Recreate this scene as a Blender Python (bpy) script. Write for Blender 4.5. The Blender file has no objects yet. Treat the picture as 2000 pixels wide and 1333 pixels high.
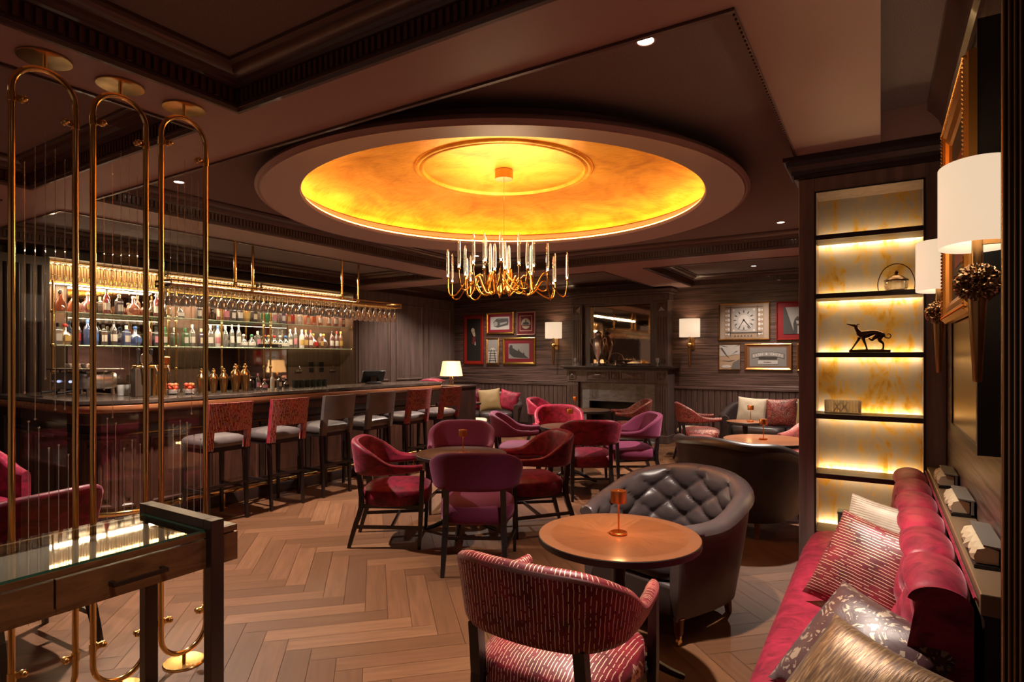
import bpy, math, random
from mathutils import Vector, Matrix, noise as mnoise
random.seed(7)
pi = math.pi
SC = bpy.context.scene
COL = SC.collection

# ---------------------------------------------------------------- camera, world, exposure
cd = bpy.data.cameras.new('camera'); cam = bpy.data.objects.new('camera', cd); COL.objects.link(cam)
cam.location = (0, 0, 1.45); cam.rotation_euler = (pi / 2, 0, math.radians(31.94))
cd.sensor_width = 36; cd.lens = 36 * 1155 / 2000; cd.shift_y = (697 - 666.5) / 2000
cd.clip_start = .05; cd.clip_end = 60
SC.camera = cam
vs = SC.view_settings
vs.view_transform = 'Standard'; vs.look = 'None'; vs.gamma = 1; vs.use_curve_mapping = False
vs.exposure = 0.45
W = bpy.data.worlds.new('world'); SC.world = W; W.use_nodes = True
W.node_tree.nodes['Background'].inputs[0].default_value = (1, .62, .46, 1)
W.node_tree.nodes['Background'].inputs[1].default_value = .09  # warm fill light added through the room's open near side
cy = SC.cycles
cy.max_bounces = 7; cy.diffuse_bounces = 3; cy.glossy_bounces = 4; cy.transmission_bounces = 5; cy.transparent_max_bounces = 24
cy.sample_clamp_indirect = 2.5; cy.caustics_reflective = False; cy.caustics_refractive = False
cy.use_denoising = True

def lamp(kind, name, loc, power, color, size=.05, rot=(0, 0, 0), parent=None, spot=None, blend=.6, sy=None):
    l = bpy.data.lights.new(name, kind); l.energy = power; l.color = color
    if kind == 'AREA':
        l.size = size
        if sy: l.shape = 'RECTANGLE'; l.size_y = sy
    else: l.shadow_soft_size = size
    if spot: l.spot_size = math.radians(spot); l.spot_blend = blend
    o = bpy.data.objects.new(name, l); COL.objects.link(o); o.location = loc; o.rotation_euler = rot
    if parent: o.parent = parent
    return o
WARM = (1, .66, .40); AMB = (1, .5, .14); SOFT = (1, .72, .48)
DLP = 480

# ---------------------------------------------------------------- materials
MATS = {}
def nt(name):
    m = bpy.data.materials.new(name); m.use_nodes = True
    return m, m.node_tree, m.node_tree.nodes['Principled BSDF']
def pset(b, **k):
    n = dict(color='Base Color', rough='Roughness', metal='Metallic', spec='Specular IOR Level', coat='Coat Weight', coatr='Coat Roughness',
             sheen='Sheen Weight', sheenr='Sheen Roughness', sheent='Sheen Tint', emit='Emission Color', es='Emission Strength',
             alpha='Alpha', trans='Transmission Weight', ior='IOR', sss='Subsurface Weight', aniso='Anisotropic')
    for q, v in k.items():
        if q in ('color', 'emit', 'sheent') and len(v) == 3: v = (*v, 1)
        b.inputs[n[q]].default_value = v
def nn(t, typ, **k):
    n = t.nodes.new(typ)
    for a, v in k.items(): setattr(n, a, v)
    return n
def coords(t, scale=(1, 1, 1), kind='Object', rot=(0, 0, 0)):
    tc = nn(t, 'ShaderNodeTexCoord'); mp = nn(t, 'ShaderNodeMapping')
    t.links.new(tc.outputs[kind], mp.inputs[0]); mp.inputs['Scale'].default_value = scale; mp.inputs['Rotation'].default_value = rot
    return mp.outputs[0]
def noise_(t, co, scale=5, detail=4, rough=.55, dist=0):
    n = nn(t, 'ShaderNodeTexNoise'); t.links.new(co, n.inputs['Vector'])
    n.inputs['Scale'].default_value = scale; n.inputs['Detail'].default_value = detail; n.inputs['Roughness'].default_value = rough; n.inputs['Distortion'].default_value = dist
    return n.outputs['Fac']
def ramp(t, fac, stops):
    r = nn(t, 'ShaderNodeValToRGB'); t.links.new(fac, r.inputs[0])
    while len(r.color_ramp.elements) < len(stops): r.color_ramp.elements.new(.5)
    for e, (p, c) in zip(r.color_ramp.elements, stops): e.position = p; e.color = (*c, 1)
    return r.outputs[0]
def bump(t, b, h, s=.2, d=.01):
    n = nn(t, 'ShaderNodeBump'); n.inputs['Strength'].default_value = s; n.inputs['Distance'].default_value = d
    t.links.new(h, n.inputs['Height']); t.links.new(n.outputs[0], b.inputs['Normal'])
def math_(t, op, a, b=None, clamp=False):
    n = nn(t, 'ShaderNodeMath', operation=op, use_clamp=clamp)
    for i, v in enumerate((a, b)):
        if v is None: continue
        if isinstance(v, (int, float)): n.inputs[i].default_value = v
        else: t.links.new(v, n.inputs[i])
    return n.outputs[0]
def mixc(t, f, a, b):
    n = nn(t, 'ShaderNodeMix', data_type='RGBA')
    if isinstance(f, (int, float)): n.inputs[0].default_value = f
    else: t.links.new(f, n.inputs[0])
    for i, v in ((6, a), (7, b)):
        if isinstance(v, tuple): n.inputs[i].default_value = (*v, 1)
        else: t.links.new(v, n.inputs[i])
    return n.outputs[2]

def plain(name, color, rough=.5, **k):
    if name in MATS: return MATS[name]
    m, t, b = nt(name); pset(b, color=color, rough=rough, **k)
    f = noise_(t, coords(t), 40, 3)
    bump(t, b, f, .04, .002); MATS[name] = m; return m
def wood(name, c0, c1, scale=(2, 2, 30), rough=.4, nscale=2.2, dist=.6, coat=.15, bs=.12):
    if name in MATS: return MATS[name]
    m, t, b = nt(name); co = coords(t, scale)
    f = noise_(t, co, nscale, 6, .62, dist)
    t.links.new(ramp(t, f, [(.36 if 'grain' in name else .3, c0), (.66 if 'grain' in name else .72, c1)]), b.inputs['Base Color'])
    pset(b, rough=rough, coat=coat, coatr=.25); bump(t, b, f, bs, .004); MATS[name] = m; return m
def velvet(name, c0, c1, tint, sheen=.6, uv=False):
    if name in MATS: return MATS[name]
    m, t, b = nt(name); co = coords(t, (1, 1, 1.6))
    f = noise_(t, co, 9, 5, .6, 1.2)
    t.links.new(ramp(t, f, [(.35, c0), (.68, c1)]), b.inputs['Base Color'])
    pset(b, rough=.48, sheen=sheen, sheenr=.32, sheent=tint, spec=.3)
    t.links.new(ramp(t, f, [(.3, (.6, .6, .6)), (.7, (.38, .38, .38))]), b.inputs['Roughness'])
    g = noise_(t, co, 26, 4, .6, .5); bump(t, b, g, .16, .006); MATS[name] = m; return m
def fabric(name, c, rough=.85, sheen=.5, tint=(1, .6, .7)):
    if name in MATS: return MATS[name]
    m, t, b = nt(name); co = coords(t)
    f = noise_(t, co, 220, 2); t.links.new(ramp(t, f, [(.3, tuple(x * .7 for x in c)), (.7, tuple(min(1, x * 1.25) for x in c))]), b.inputs['Base Color'])
    pset(b, rough=rough, sheen=sheen, sheenr=.4, sheent=tint); bump(t, b, f, .2, .002); MATS[name] = m; return m
def leather(name, c, rough=.34):
    if name in MATS: return MATS[name]
    m, t, b = nt(name); co = coords(t); v = nn(t, 'ShaderNodeTexVoronoi'); t.links.new(co, v.inputs['Vector']); v.inputs['Scale'].default_value = 260
    f = noise_(t, co, 7, 4); t.links.new(ramp(t, f, [(.3, tuple(x * .8 for x in c)), (.7, tuple(x * 1.25 for x in c))]), b.inputs['Base Color'])
    pset(b, rough=rough, spec=.55); bump(t, b, v.outputs['Distance'], .12, .001); MATS[name] = m; return m
def dashes(name, c0, c1, stripe, fu=60, fv=14, thr=.45, width=.34, sheen=.5):
    """woven fabric: broken metallic stripes over velvet; uses UV in metres, stripes run along v"""
    if name in MATS: return MATS[name]
    m, t, b = nt(name); tc = nn(t, 'ShaderNodeTexCoord'); sp = nn(t, 'ShaderNodeSeparateXYZ'); t.links.new(tc.outputs['UV'], sp.inputs[0])
    wob = noise_(t, coords(t, (1, 1, 1), 'UV'), 30, 2)
    u = math_(t, 'ADD', math_(t, 'MULTIPLY', sp.outputs[0], fu), math_(t, 'MULTIPLY', wob, .5))
    fr = math_(t, 'FRACT', u); st = math_(t, 'LESS_THAN', fr, width)
    cell = math_(t, 'FLOOR', u)
    w = nn(t, 'ShaderNodeTexWhiteNoise', noise_dimensions='1D'); t.links.new(cell, w.inputs['W'])
    cb = nn(t, 'ShaderNodeCombineXYZ'); t.links.new(cell, cb.inputs[0]); t.links.new(math_(t, 'ADD', math_(t, 'MULTIPLY', sp.outputs[1], fv), math_(t, 'MULTIPLY', w.outputs['Value'], 40)), cb.inputs[1])
    n2 = nn(t, 'ShaderNodeTexNoise'); t.links.new(cb.outputs[0], n2.inputs['Vector']); n2.inputs['Scale'].default_value = 1.7; n2.inputs['Detail'].default_value = 2
    brk = math_(t, 'GREATER_THAN', n2.outputs['Fac'], thr)
    mask = math_(t, 'MULTIPLY', st, brk)
    ve = noise_(t, coords(t), 12, 4)
    base = ramp(t, ve, [(.35, c0), (.68, c1)])
    t.links.new(mixc(t, mask, base, stripe), b.inputs['Base Color'])
    pset(b, rough=.5, sheen=sheen, sheenr=.35, sheent=(1, .45, .5))
    t.links.new(math_(t, 'MULTIPLY', mask, .55), b.inputs['Metallic'])
    bump(t, b, fr, .35, .003); MATS[name] = m; return m
def emis(name, c, s):
    if name in MATS: return MATS[name]
    m, t, b = nt(name); pset(b, color=(c[0] * .5, c[1] * .5, c[2] * .5), rough=.6, emit=c, es=s); MATS[name] = m; return m
def glass(name, tint=(1, 1, 1), refl=1.0, body=0.0, rough=.02, dens=.12):
    """thin glass: clear with fresnel reflection and a little tinted body"""
    if name in MATS: return MATS[name]
    m = bpy.data.materials.new(name); m.use_nodes = True; t = m.node_tree; t.nodes.clear()
    o = nn(t, 'ShaderNodeOutputMaterial'); tr = nn(t, 'ShaderNodeBsdfTransparent'); tr.inputs[0].default_value = (*tint, 1)
    gl = nn(t, 'ShaderNodeBsdfGlossy'); gl.inputs['Roughness'].default_value = rough; gl.inputs[0].default_value = (1, 1, 1, 1)
    df = nn(t, 'ShaderNodeBsdfDiffuse'); df.inputs[0].default_value = (*[min(1, .25 + x * .75) for x in tint], 1)
    lw = nn(t, 'ShaderNodeLayerWeight'); lw.inputs[0].default_value = .42
    tl = nn(t, 'ShaderNodeBsdfTranslucent'); tl.inputs[0].default_value = df.inputs[0].default_value; md = nn(t, 'ShaderNodeMixShader'); t.links.new(df.outputs[0], md.inputs[1]); t.links.new(tl.outputs[0], md.inputs[2])
    m0 = nn(t, 'ShaderNodeMixShader'); m0.inputs[0].default_value = body; t.links.new(tr.outputs[0], m0.inputs[1]); t.links.new(md.outputs[0], m0.inputs[2])
    m1 = nn(t, 'ShaderNodeMixShader'); f = math_(t, 'ADD', math_(t, 'MULTIPLY', lw.outputs['Facing'], refl * .8), dens * refl, True)
    t.links.new(f, m1.inputs[0]); t.links.new(m0.outputs[0], m1.inputs[1]); t.links.new(gl.outputs[0], m1.inputs[2]); t.links.new(m1.outputs[0], o.inputs[0])
    MATS[name] = m; return m

brass = plain('brass', (.86, .58, .22), .17, metal=1)
brassd = plain('aged_brass', (.42, .25, .10), .28, metal=1)
gold = plain('gold', (.85, .5, .12), .22, metal=1)
copper = plain('copper', (.80, .26, .07), .3, metal=1)
steel = plain('steel', (.55, .5, .47), .2, metal=1)
silver = plain('silver', (.85, .8, .76), .3, metal=1)
bronze = plain('bronze', (.10, .055, .035), .3, metal=1)
black = plain('black', (.008, .006, .006), .4)
darkwood = wood('dark_stained_wood', (.012, .006, .005), (.035, .016, .012), (6, 6, 1.2), .35)
legwood = wood('ebonised_wood', (.006, .004, .0045), (.018, .010, .010), (8, 8, 2), .3)
FPW = wood('fireplace_wood', (.06, .038, .034), (.16, .105, .092), (18, 18, 1), .36, 1.8, .4)
wallwood = wood('horizontal_grain_wood', (.026, .013, .011), (.19, .112, .094), (.9, .9, 34), .38, 1.6, .4, .2, .25)
boardwood = wood('vertical_board_wood', (.04, .022, .019), (.15, .088, .076), (22, 22, 1), .42, 1.8, .4)
bookwood = wood('bookcase_wood', (.11, .075, .066), (.24, .165, .145), (12, 12, 1), .42, 1.5, .3)
barwood = wood('bar_mahogany', (.028, .010, .007), (.085, .031, .019), (6, 6, 1.5), .38, 1.6, .5, .25)
barrail = wood('bar_rail_mahogany', (.16, .055, .022), (.34, .13, .055), (10, 1.2, 10), .24, 1.6, .3, .5)
tablewood = wood('table_walnut', (.16, .058, .022), (.36, .15, .06), (7, 1.4, 3), .3, 2, .8, .45, .04)
soffitm = plain('satin_brown_paint', (.40, .26, .25), .5, spec=.35)
coffm = fabric('dark_ceiling_cloth', (.22, .17, .175), .9, .1, (1, .9, .85))
crownm = plain('crown_lacquer', (.10, .055, .048), .3, coat=.3)
crimson = velvet('crimson_velvet', (.075, .003, .012), (.26, .011, .040), (1, .35, .45), .35)
rose = velvet('rose_velvet', (.15, .006, .022), (.42, .024, .062), (1, .4, .5), .4)
plum = fabric('plum_wool', (.135, .009, .052), .8, .3, (1, .4, .7))
striped = dashes('striped_crimson', (.11, .004, .010), (.28, .012, .028), (.86, .62, .44), 80, 26, .42, .18, .18)
patterned = dashes('speckled_crimson', (.07, .004, .006), (.26, .012, .02), (.42, .24, .15), 90, 40, .50, .45, .15)
greyl = leather('grey_leather', (.085, .066, .065), .42)
darkl = leather('dark_leather', (.04, .028, .028), .36)
tuftl = leather('tufted_leather', (.075, .055, .056), .34)
cream = fabric('cream_fabric', (.62, .52, .38), .7, .2, (1, .9, .7))
goldfab = fabric('gold_fabric', (.30, .20, .08), .6, .2, (1, .9, .6))
shade = None

# ---------------------------------------------------------------- mesh builder
class MB:
    def __init__(s): s.v = []; s.f = []; s.uv = []
    def add(s, vs_, fs, uv=None):
        n = len(s.v); s.v += [tuple(p) for p in vs_]; s.f += [tuple(i + n for i in f) for f in fs]
        s.uv += uv if uv else [None] * len(fs)
        return s
    def box(s, x0, x1, y0, y1, z0, z1):
        v = [(x, y, z) for z in (z0, z1) for y in (y0, y1) for x in (x0, x1)]
        return s.add(v, [(0, 2, 3, 1), (4, 5, 7, 6), (0, 1, 5, 4), (2, 6, 7, 3), (0, 4, 6, 2), (1, 3, 7, 5)])
    def obox(s, c, d, M):
        v = []
        for z in (-1, 1):
            for y in (-1, 1):
                for x in (-1, 1): v.append(Vector(c) + M @ Vector((x * d[0] / 2, y * d[1] / 2, z * d[2] / 2)))
        return s.add(v, [(0, 2, 3, 1), (4, 5, 7, 6), (0, 1, 5, 4), (2, 6, 7, 3), (0, 4, 6, 2), (1, 3, 7, 5)])
    def bar(s, p0, p1, w, h=None, w1=None, h1=None):
        """tapering square bar between two points"""
        h = h or w; w1 = w1 or w; h1 = h1 or h
        p0 = Vector(p0); p1 = Vector(p1); d = (p1 - p0).normalized()
        a = Vector((1, 0, 0)) if abs(d.x) < .8 else Vector((0, 1, 0)); b = d.cross(a).normalized(); a = b.cross(d).normalized()
        v = [p + a * (x * ww / 2) + b * (y * hh / 2) for p, ww, hh in ((p0, w, h), (p1, w1, h1)) for x, y in ((-1, -1), (1, -1), (1, 1), (-1, 1))]
        return s.add(v, [(3, 2, 1, 0), (4, 5, 6, 7), (0, 1, 5, 4), (1, 2, 6, 5), (2, 3, 7, 6), (3, 0, 4, 7)])
    def grid(s, P, wu=False, wv=False, uvs=None):
        nu = len(P); nv = len(P[0]); v = [p for r in P for p in r]; f = []; uv = []
        for i in range(nu if wu else nu - 1):
            for j in range(nv if wv else nv - 1):
                i2 = (i + 1) % nu; j2 = (j + 1) % nv
                f.append((i * nv + j, i2 * nv + j, i2 * nv + j2, i * nv + j2))
                if uvs: uv.append((uvs(i, j), uvs(i + 1, j), uvs(i + 1, j + 1), uvs(i, j + 1)))
        return s.add(v, f, uv if uvs else None)
    def tube(s, pts, r, n=8, closed=False, caps=True, flat=1.0):
        pts = [Vector(p) for p in pts]; N = len(pts); up = None; rings = []
        for i, p in enumerate(pts):
            a = pts[i - 1] if (i or closed) else p; b = pts[(i + 1) % N] if (i < N - 1 or closed) else p
            d = (b - a).normalized()
            if up is None:
                up = Vector((0, 0, 1)) if abs(d.z) < .9 else Vector((1, 0, 0))
            x = d.cross(up).normalized(); up = x.cross(d).normalized()
            rr = r[i] if isinstance(r, (list, tuple)) else r
            rings.append([p + x * (math.cos(2 * pi * k / n) * rr) + up * (math.sin(2 * pi * k / n) * rr * flat) for k in range(n)])
        s.grid(rings, wu=closed, wv=True)
        if caps and not closed:
            b0 = len(s.v) - N * n
            s.f.append(tuple(range(b0 + n - 1, b0 - 1, -1))); s.f.append(tuple(range(len(s.v) - n, len(s.v)))); s.uv += [None, None]
        return s
    def cyl(s, p0, p1, r0, r1=None, n=16): return s.tube([p0, p1], [r0, r0 if r1 is None else r1], n)
    def lathe(s, prof, c=(0, 0, 0), n=24, caps=True):
        P = [[(c[0] + r * math.cos(2 * pi * k / n), c[1] + r * math.sin(2 * pi * k / n), c[2] + z) for k in range(n)] for r, z in prof]
        s.grid(P, wv=True)
        if caps:
            b0 = len(s.v) - len(prof) * n
            s.f.append(tuple(range(b0, b0 + n))); s.f.append(tuple(range(len(s.v) - 1, len(s.v) - n - 1, -1))); s.uv += [None, None]
        return s
    def rectloop(s, prof, x0, x1, y0, y1):
        """moulding swept round the inside of a rectangle; prof = (inset, z)"""
        P = [[(x0 + d, y0 + d, z), (x1 - d, y0 + d, z), (x1 - d, y1 - d, z), (x0 + d, y1 - d, z)] for d, z in prof]
        return s.grid(P, wv=True)
    def prism(s, poly, z0, z1):
        n = len(poly); v = [(x, y, z0) for x, y in poly] + [(x, y, z1) for x, y in poly]
        f = [tuple(range(n - 1, -1, -1)), tuple(range(n, 2 * n))] + [(i, (i + 1) % n, n + (i + 1) % n, n + i) for i in range(n)]
        return s.add(v, f)
    def sph(s, c, r, n=12, sc=(1, 1, 1)):
        P = [[(c[0] + r * sc[0] * math.sin(pi * (i + .02) / (n + .04)) * math.cos(2 * pi * k / (2 * n)), c[1] + r * sc[1] * math.sin(pi * (i + .02) / (n + .04)) * math.sin(2 * pi * k / (2 * n)), c[2] - r * sc[2] * math.cos(pi * (i + .02) / (n + .04))) for k in range(2 * n)] for i in range(n + 1)]
        return s.grid(P, wv=True)
    def xform(s, M): s.v = [tuple(M @ Vector(p)) for p in s.v]; return s
    def mesh(s, name, mat, smooth=True, ang=.7):
        me = bpy.data.meshes.new(name); me.from_pydata(s.v, [], s.f)
        if any(u is not None for u in s.uv):
            ul = me.uv_layers.new(name='UVMap'); k = 0
            for p, u in zip(me.polygons, s.uv):
                for j, li in enumerate(p.loop_indices): ul.data[li].uv = u[j] if u else (s.v[s.f[p.index][j]][0], s.v[s.f[p.index][j]][1])
        me.materials.append(mat); me.update()
        if smooth:
            me.polygons.foreach_set('use_smooth', [True] * len(me.polygons)); me.set_sharp_from_angle(angle=ang)
        me.validate(); return me
    def build(s, name, mat, parent=None, smooth=True, bevel=0, ang=.7, loc=None, rz=0, seg=2):
        o = bpy.data.objects.new(name, s.mesh(name, mat, smooth, ang)); COL.objects.link(o)
        if parent: o.parent = parent
        if loc: o.location = loc
        o.rotation_euler.z = rz
        if bevel:
            md = o.modifiers.new('bevel', 'BEVEL'); md.width = bevel; md.segments = seg; md.limit_method = 'ANGLE'; md.angle_limit = .6
        return o
def empty(name, loc, rz=0):
    o = bpy.data.objects.new(name, None); COL.objects.link(o); o.location = loc; o.rotation_euler.z = rz; o.empty_display_size = .1
    return o
def tag(o, label=None, cat=None, group=None, kind=None):
    if label: o['label'] = label
    if cat: o['category'] = cat
    if group: o['group'] = group
    if kind: o['kind'] = kind
    return o
def thing(name, label, cat, loc=(0, 0, 0), rz=0, group=None): return tag(empty(name, loc, math.radians(rz)), label, cat, group)
def struct(o): o['kind'] = 'structure'; return o
def copy_tree(o, parent=None):
    c = o.copy(); COL.objects.link(c)
    if parent: c.parent = parent; c.matrix_parent_inverse = o.matrix_parent_inverse.copy()
    for ch in list(KIDS.get(o, ())) or [x for x in o.children]: copy_tree(ch, c)
    return c
KIDS = {}
def catmull(pts, n):
    """resample control points (any dimension) evenly in parameter"""
    P = [tuple(map(float, p)) for p in pts]; out = []; m = len(P) - 1
    for k in range(n + 1):
        t = k / n * m; i = min(int(t), m - 1); u = t - i
        p0 = P[max(i - 1, 0)]; p1 = P[i]; p2 = P[i + 1]; p3 = P[min(i + 2, m)]
        out.append(tuple(.5 * (2 * b + (c - a) * u + (2 * a - 5 * b + 4 * c - d) * u * u + (3 * b - a - 3 * c + d) * u ** 3) for a, b, c, d in zip(p0, p1, p2, p3)))
    return out
def smoothstep(a, b, x):
    t = max(0, min(1, (x - a) / (b - a))); return t * t * (3 - 2 * t)
def cushion(mb, rx, ry, z0, z1, e=4, dome=.03, n=40, back=1.0, edge=.03):
    """soft seat pad, superellipse plan, local origin at the centre"""
    def ring(k, s_, z):
        t = 2 * pi * k / n; c = math.cos(t); s = math.sin(t)
        x = math.copysign(abs(c) ** (2 / e), c); y = math.copysign(abs(s) ** (2 / e), s)
        w = 1 if y > 0 else 1 + (back - 1) * (-y)
        return (x * rx * s_ * w, y * ry * s_, z)
    lev = [(.90, z0), (.985, z0 + edge * .5), (1, (z0 + z1) / 2), (.985, z1 - edge * .5), (.94, z1 - .004), (.8, z1 + dome * .45), (.55, z1 + dome * .8), (.25, z1 + dome), (.02, z1 + dome)]
    P = [[ring(k, s_, z) for k in range(n)] for s_, z in lev]
    mb.grid(P, wv=True, uvs=None); b = len(mb.v) - len(P) * n
    mb.f.append(tuple(range(b, b + n))); mb.f.append(tuple(range(len(mb.v) - 1, len(mb.v) - n - 1, -1)))
    mb.uv = mb.uv + [None] * (len(mb.f) - len(mb.uv))
    # planar UV
    mb.uv = [tuple((mb.v[i][0], mb.v[i][1] + mb.v[i][2]) for i in f) for f in mb.f]
    return mb
# ================================================================ ROOM SHELL
BEAM, CEIL = 2.63, 2.80
XL, XR, YB, YN = -7.9, .30, 10.1, -2.0
OV = (-2.66, 4.14)                                  # centre of the dome
# floor: herringbone planks at 45 degrees, one face per plank with its own tone and grain direction
def make_floor():
    w, n = .125, 6; vs_, fs, tone, dirs = [], [], [], []
    c = math.sqrt(.5); U = Vector((c, -c)); V = Vector((c, c)); g = .0012
    R_ = 110
    for x0 in range(-R_, R_):
        for y0 in range(-R_, R_):
            d = (x0 - y0) % (2 * n)
            if d == 0: a, b = n, 1
            elif d == 2 * n - 1: a, b = 1, n
            else: continue
            cu = (x0 + a / 2) * w; cv = (y0 + b / 2) * w; p = U * cu + V * cv + Vector((-3.9, 4.0))
            if not (XL - .7 < p.x < XR + .7 and YN - .7 < p.y < YB + .7): continue
            q = []
            for i, j in ((0, 0), (a, 0), (a, b), (0, b)):
                pp = U * ((x0 + i) * w + (g if i == 0 else -g)) + V * ((y0 + j) * w + (g if j == 0 else -g)) + Vector((-3.9, 4.0))
                q.append((pp.x, pp.y, 0))
            k = len(vs_); vs_ += q; fs.append((k, k + 1, k + 2, k + 3)); tone.append(random.random()); dirs.append(1.0 if a == n else 0.0)
    # base below the gaps
    k = len(vs_); vs_ += [(XL - .1, YN - .1, -.004), (XR + .2, YN - .1, -.004), (XR + .2, YB + .1, -.004), (XL - .1, YB + .1, -.004)]; fs.append((k, k + 1, k + 2, k + 3)); tone.append(-1); dirs.append(0)
    me = bpy.data.meshes.new('floor'); me.from_pydata(vs_, [], fs)
    at = me.attributes.new('plank', 'FLOAT_COLOR', 'FACE')
    for i, (a, b) in enumerate(zip(tone, dirs)): at.data[i].color = (a, b, 0, 1)
    m, t, b = nt('herringbone_oak'); me.materials.append(m)
    A = nn(t, 'ShaderNodeAttribute', attribute_name='plank'); sp = nn(t, 'ShaderNodeSeparateColor'); t.links.new(A.outputs['Color'], sp.inputs[0])
    rc = coords(t, (1, 1, 1), rot=(0, 0, pi / 4))
    def sc_(v):
        mp = nn(t, 'ShaderNodeMapping'); t.links.new(rc, mp.inputs[0]); mp.inputs['Scale'].default_value = v; return mp.outputs[0]
    co1 = sc_((1.8, 26, 1)); co2 = sc_((26, 1.8, 1))
    off = nn(t, 'ShaderNodeCombineXYZ'); t.links.new(math_(t, 'MULTIPLY', sp.outputs[0], 30), off.inputs[0]); t.links.new(math_(t, 'MULTIPLY', sp.outputs[0], 17), off.inputs[1])
    def g_(co):
        va = nn(t, 'ShaderNodeVectorMath', operation='ADD'); t.links.new(co, va.inputs[0]); t.links.new(off.outputs[0], va.inputs[1])
        return noise_(t, va.outputs[0], 1.3, 5, .6, .7)
    f = nn(t, 'ShaderNodeMix', data_type='FLOAT'); t.links.new(sp.outputs[1], f.inputs[0]); t.links.new(g_(co1), f.inputs[3]); t.links.new(g_(co2), f.inputs[2])
    grain = f.outputs[0]
    ca = ramp(t, sp.outputs[0], [(0, (.125, .056, .027)), (.3, (.155, .070, .034)), (.8, (.19, .086, .042)), (1, (.25, .12, .06))])
    dk = mixc(t, .45, ca, (.09, .042, .022))
    t.links.new(mixc(t, ramp(t, grain, [(.35, (1, 1, 1)), (.62, (0, 0, 0))]), ca, dk), b.inputs['Base Color'])
    pset(b, rough=.44, spec=.3); bump(t, b, grain, .12, .002)
    o = bpy.data.objects.new('floor', me); COL.objects.link(o); struct(o)
make_floor()

# ceiling: soffit beams (z 2.63) round recessed coffers (z 2.80)
cof = [(-5.0, -.42, 2.1, 6.98), (-2.61, -.42, -1.6, 1.71), (-5.05, -3.0, -1.6, 1.73), (-7.42, -5.6, 2.12, 6.98),
       (-7.8, -5.6, -1.6, 1.73), (-7.8, -3.26, 7.62, 10.0), (-2.68, .22, 7.62, 10.0)]
xs = sorted({XL - .1, XR + .2, 0.0, *[c[0] for c in cof], *[c[1] for c in cof]}); ys = sorted({YN - .1, YB + .1, 3.84, *[c[2] for c in cof], *[c[3] for c in cof]})
def in_cof(x, y):
    if x > 0 and y < 3.84: return True
    return any(a < x < b and c < y < d for a, b, c, d in cof)
sf = MB()
for i in range(len(xs) - 1):
    j = 0
    while j < len(ys) - 1:
        if in_cof((xs[i] + xs[i + 1]) / 2, (ys[j] + ys[j + 1]) / 2): j += 1; continue
        k = j
        while k < len(ys) - 1 and not in_cof((xs[i] + xs[i + 1]) / 2, (ys[k] + ys[k + 1]) / 2): k += 1
        sf.box(xs[i], xs[i + 1], ys[j], ys[k], BEAM, CEIL + .05); j = k
struct(sf.build('ceiling_soffit', soffitm, smooth=False)).name = 'trim_1'
# upper ceiling with the round hole of the dome
up = MB()
for (a, b, c, d) in cof[1:]: up.add([(a, c, CEIL), (b, c, CEIL), (b, d, CEIL), (a, d, CEIL)], [(3, 2, 1, 0)])
up.add([(0, YN, CEIL), (XR + .1, YN, CEIL), (XR + .1, 3.84, CEIL), (0, 3.84, CEIL)], [(3, 2, 1, 0)])
n = 96; ring = []; sq = []
x0, x1, y0, y1 = cof[0]
for k in range(n):
    t = 2 * pi * k / n; c, s = math.cos(t), math.sin(t)
    ring.append((OV[0] + 1.71 * c, OV[1] + 1.71 * s, CEIL))
    tt = min((x1 - OV[0]) / c if c > 1e-6 else 9e9, (x0 - OV[0]) / c if c < -1e-6 else 9e9, (y1 - OV[1]) / s if s > 1e-6 else 9e9, (y0 - OV[1]) / s if s < -1e-6 else 9e9)
    sq.append((OV[0] + tt * c, OV[1] + tt * s, CEIL))
up.grid([ring, sq], wv=True)
for (cx, cyy) in ((x0, y0), (x1, y0), (x1, y1), (x0, y1)):
    near = sorted(sq, key=lambda p: (p[0] - cx) ** 2 + (p[1] - cyy) ** 2)
    a = [p for p in near if abs(p[0] - cx) < 1e-6][0]; b = [p for p in near if abs(p[1] - cyy) < 1e-6][0]
    up.add([a, b, (cx, cyy, CEIL)], [(0, 1, 2)])
struct(up.build('ceiling', coffm, smooth=False))
# crown mouldings round each coffer
prof = [(-.012, 2.628), (-.012, 2.618), (.006, 2.618), (.012, 2.632), (.02, 2.632), (.02, 2.645), (.012, 2.65), (.012, 2.716), (.03, 2.718), (.034, 2.728), (.042, 2.73), (.05, 2.745), (.07, 2.752), (.09, 2.765), (.10, 2.78), (.125, 2.785), (.125, 2.8)]
for i, (a, b, c, d) in enumerate(cof):
    m = MB()
    if i: m.rectloop(prof, a, b, c, d)
    else: m.grid([[(a + q, c + q, z), (b - q * .12, c + q, z), (b - q * .12, d - q, z), (a + q, d - q, z)] for q, z in prof], wv=True)
    struct(m.build('trim_%d' % (i + 2), crownm, ang=.5))
    if i in (0, 1, 2, 5, 6, 3):
        r = MB(); st = .034
        for k in range(int((b - a) / st)):
            x = a + .02 + k * st
            r.box(x, x + .017, c, c + .024, 2.655, 2.712); r.box(x, x + .017, d - .024, d, 2.655, 2.712)
        for k in range(int((d - c) / st)):
            y = c + .02 + k * st
            r.box(a, a + .024, y, y + .017, 2.655, 2.712); r.box(b - .024, b, y, y + .017, 2.655, 2.712)
        struct(r.build('trim_%d' % (i + 12), plain('reeded_band', (.13, .055, .032), .35), smooth=False))
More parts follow.
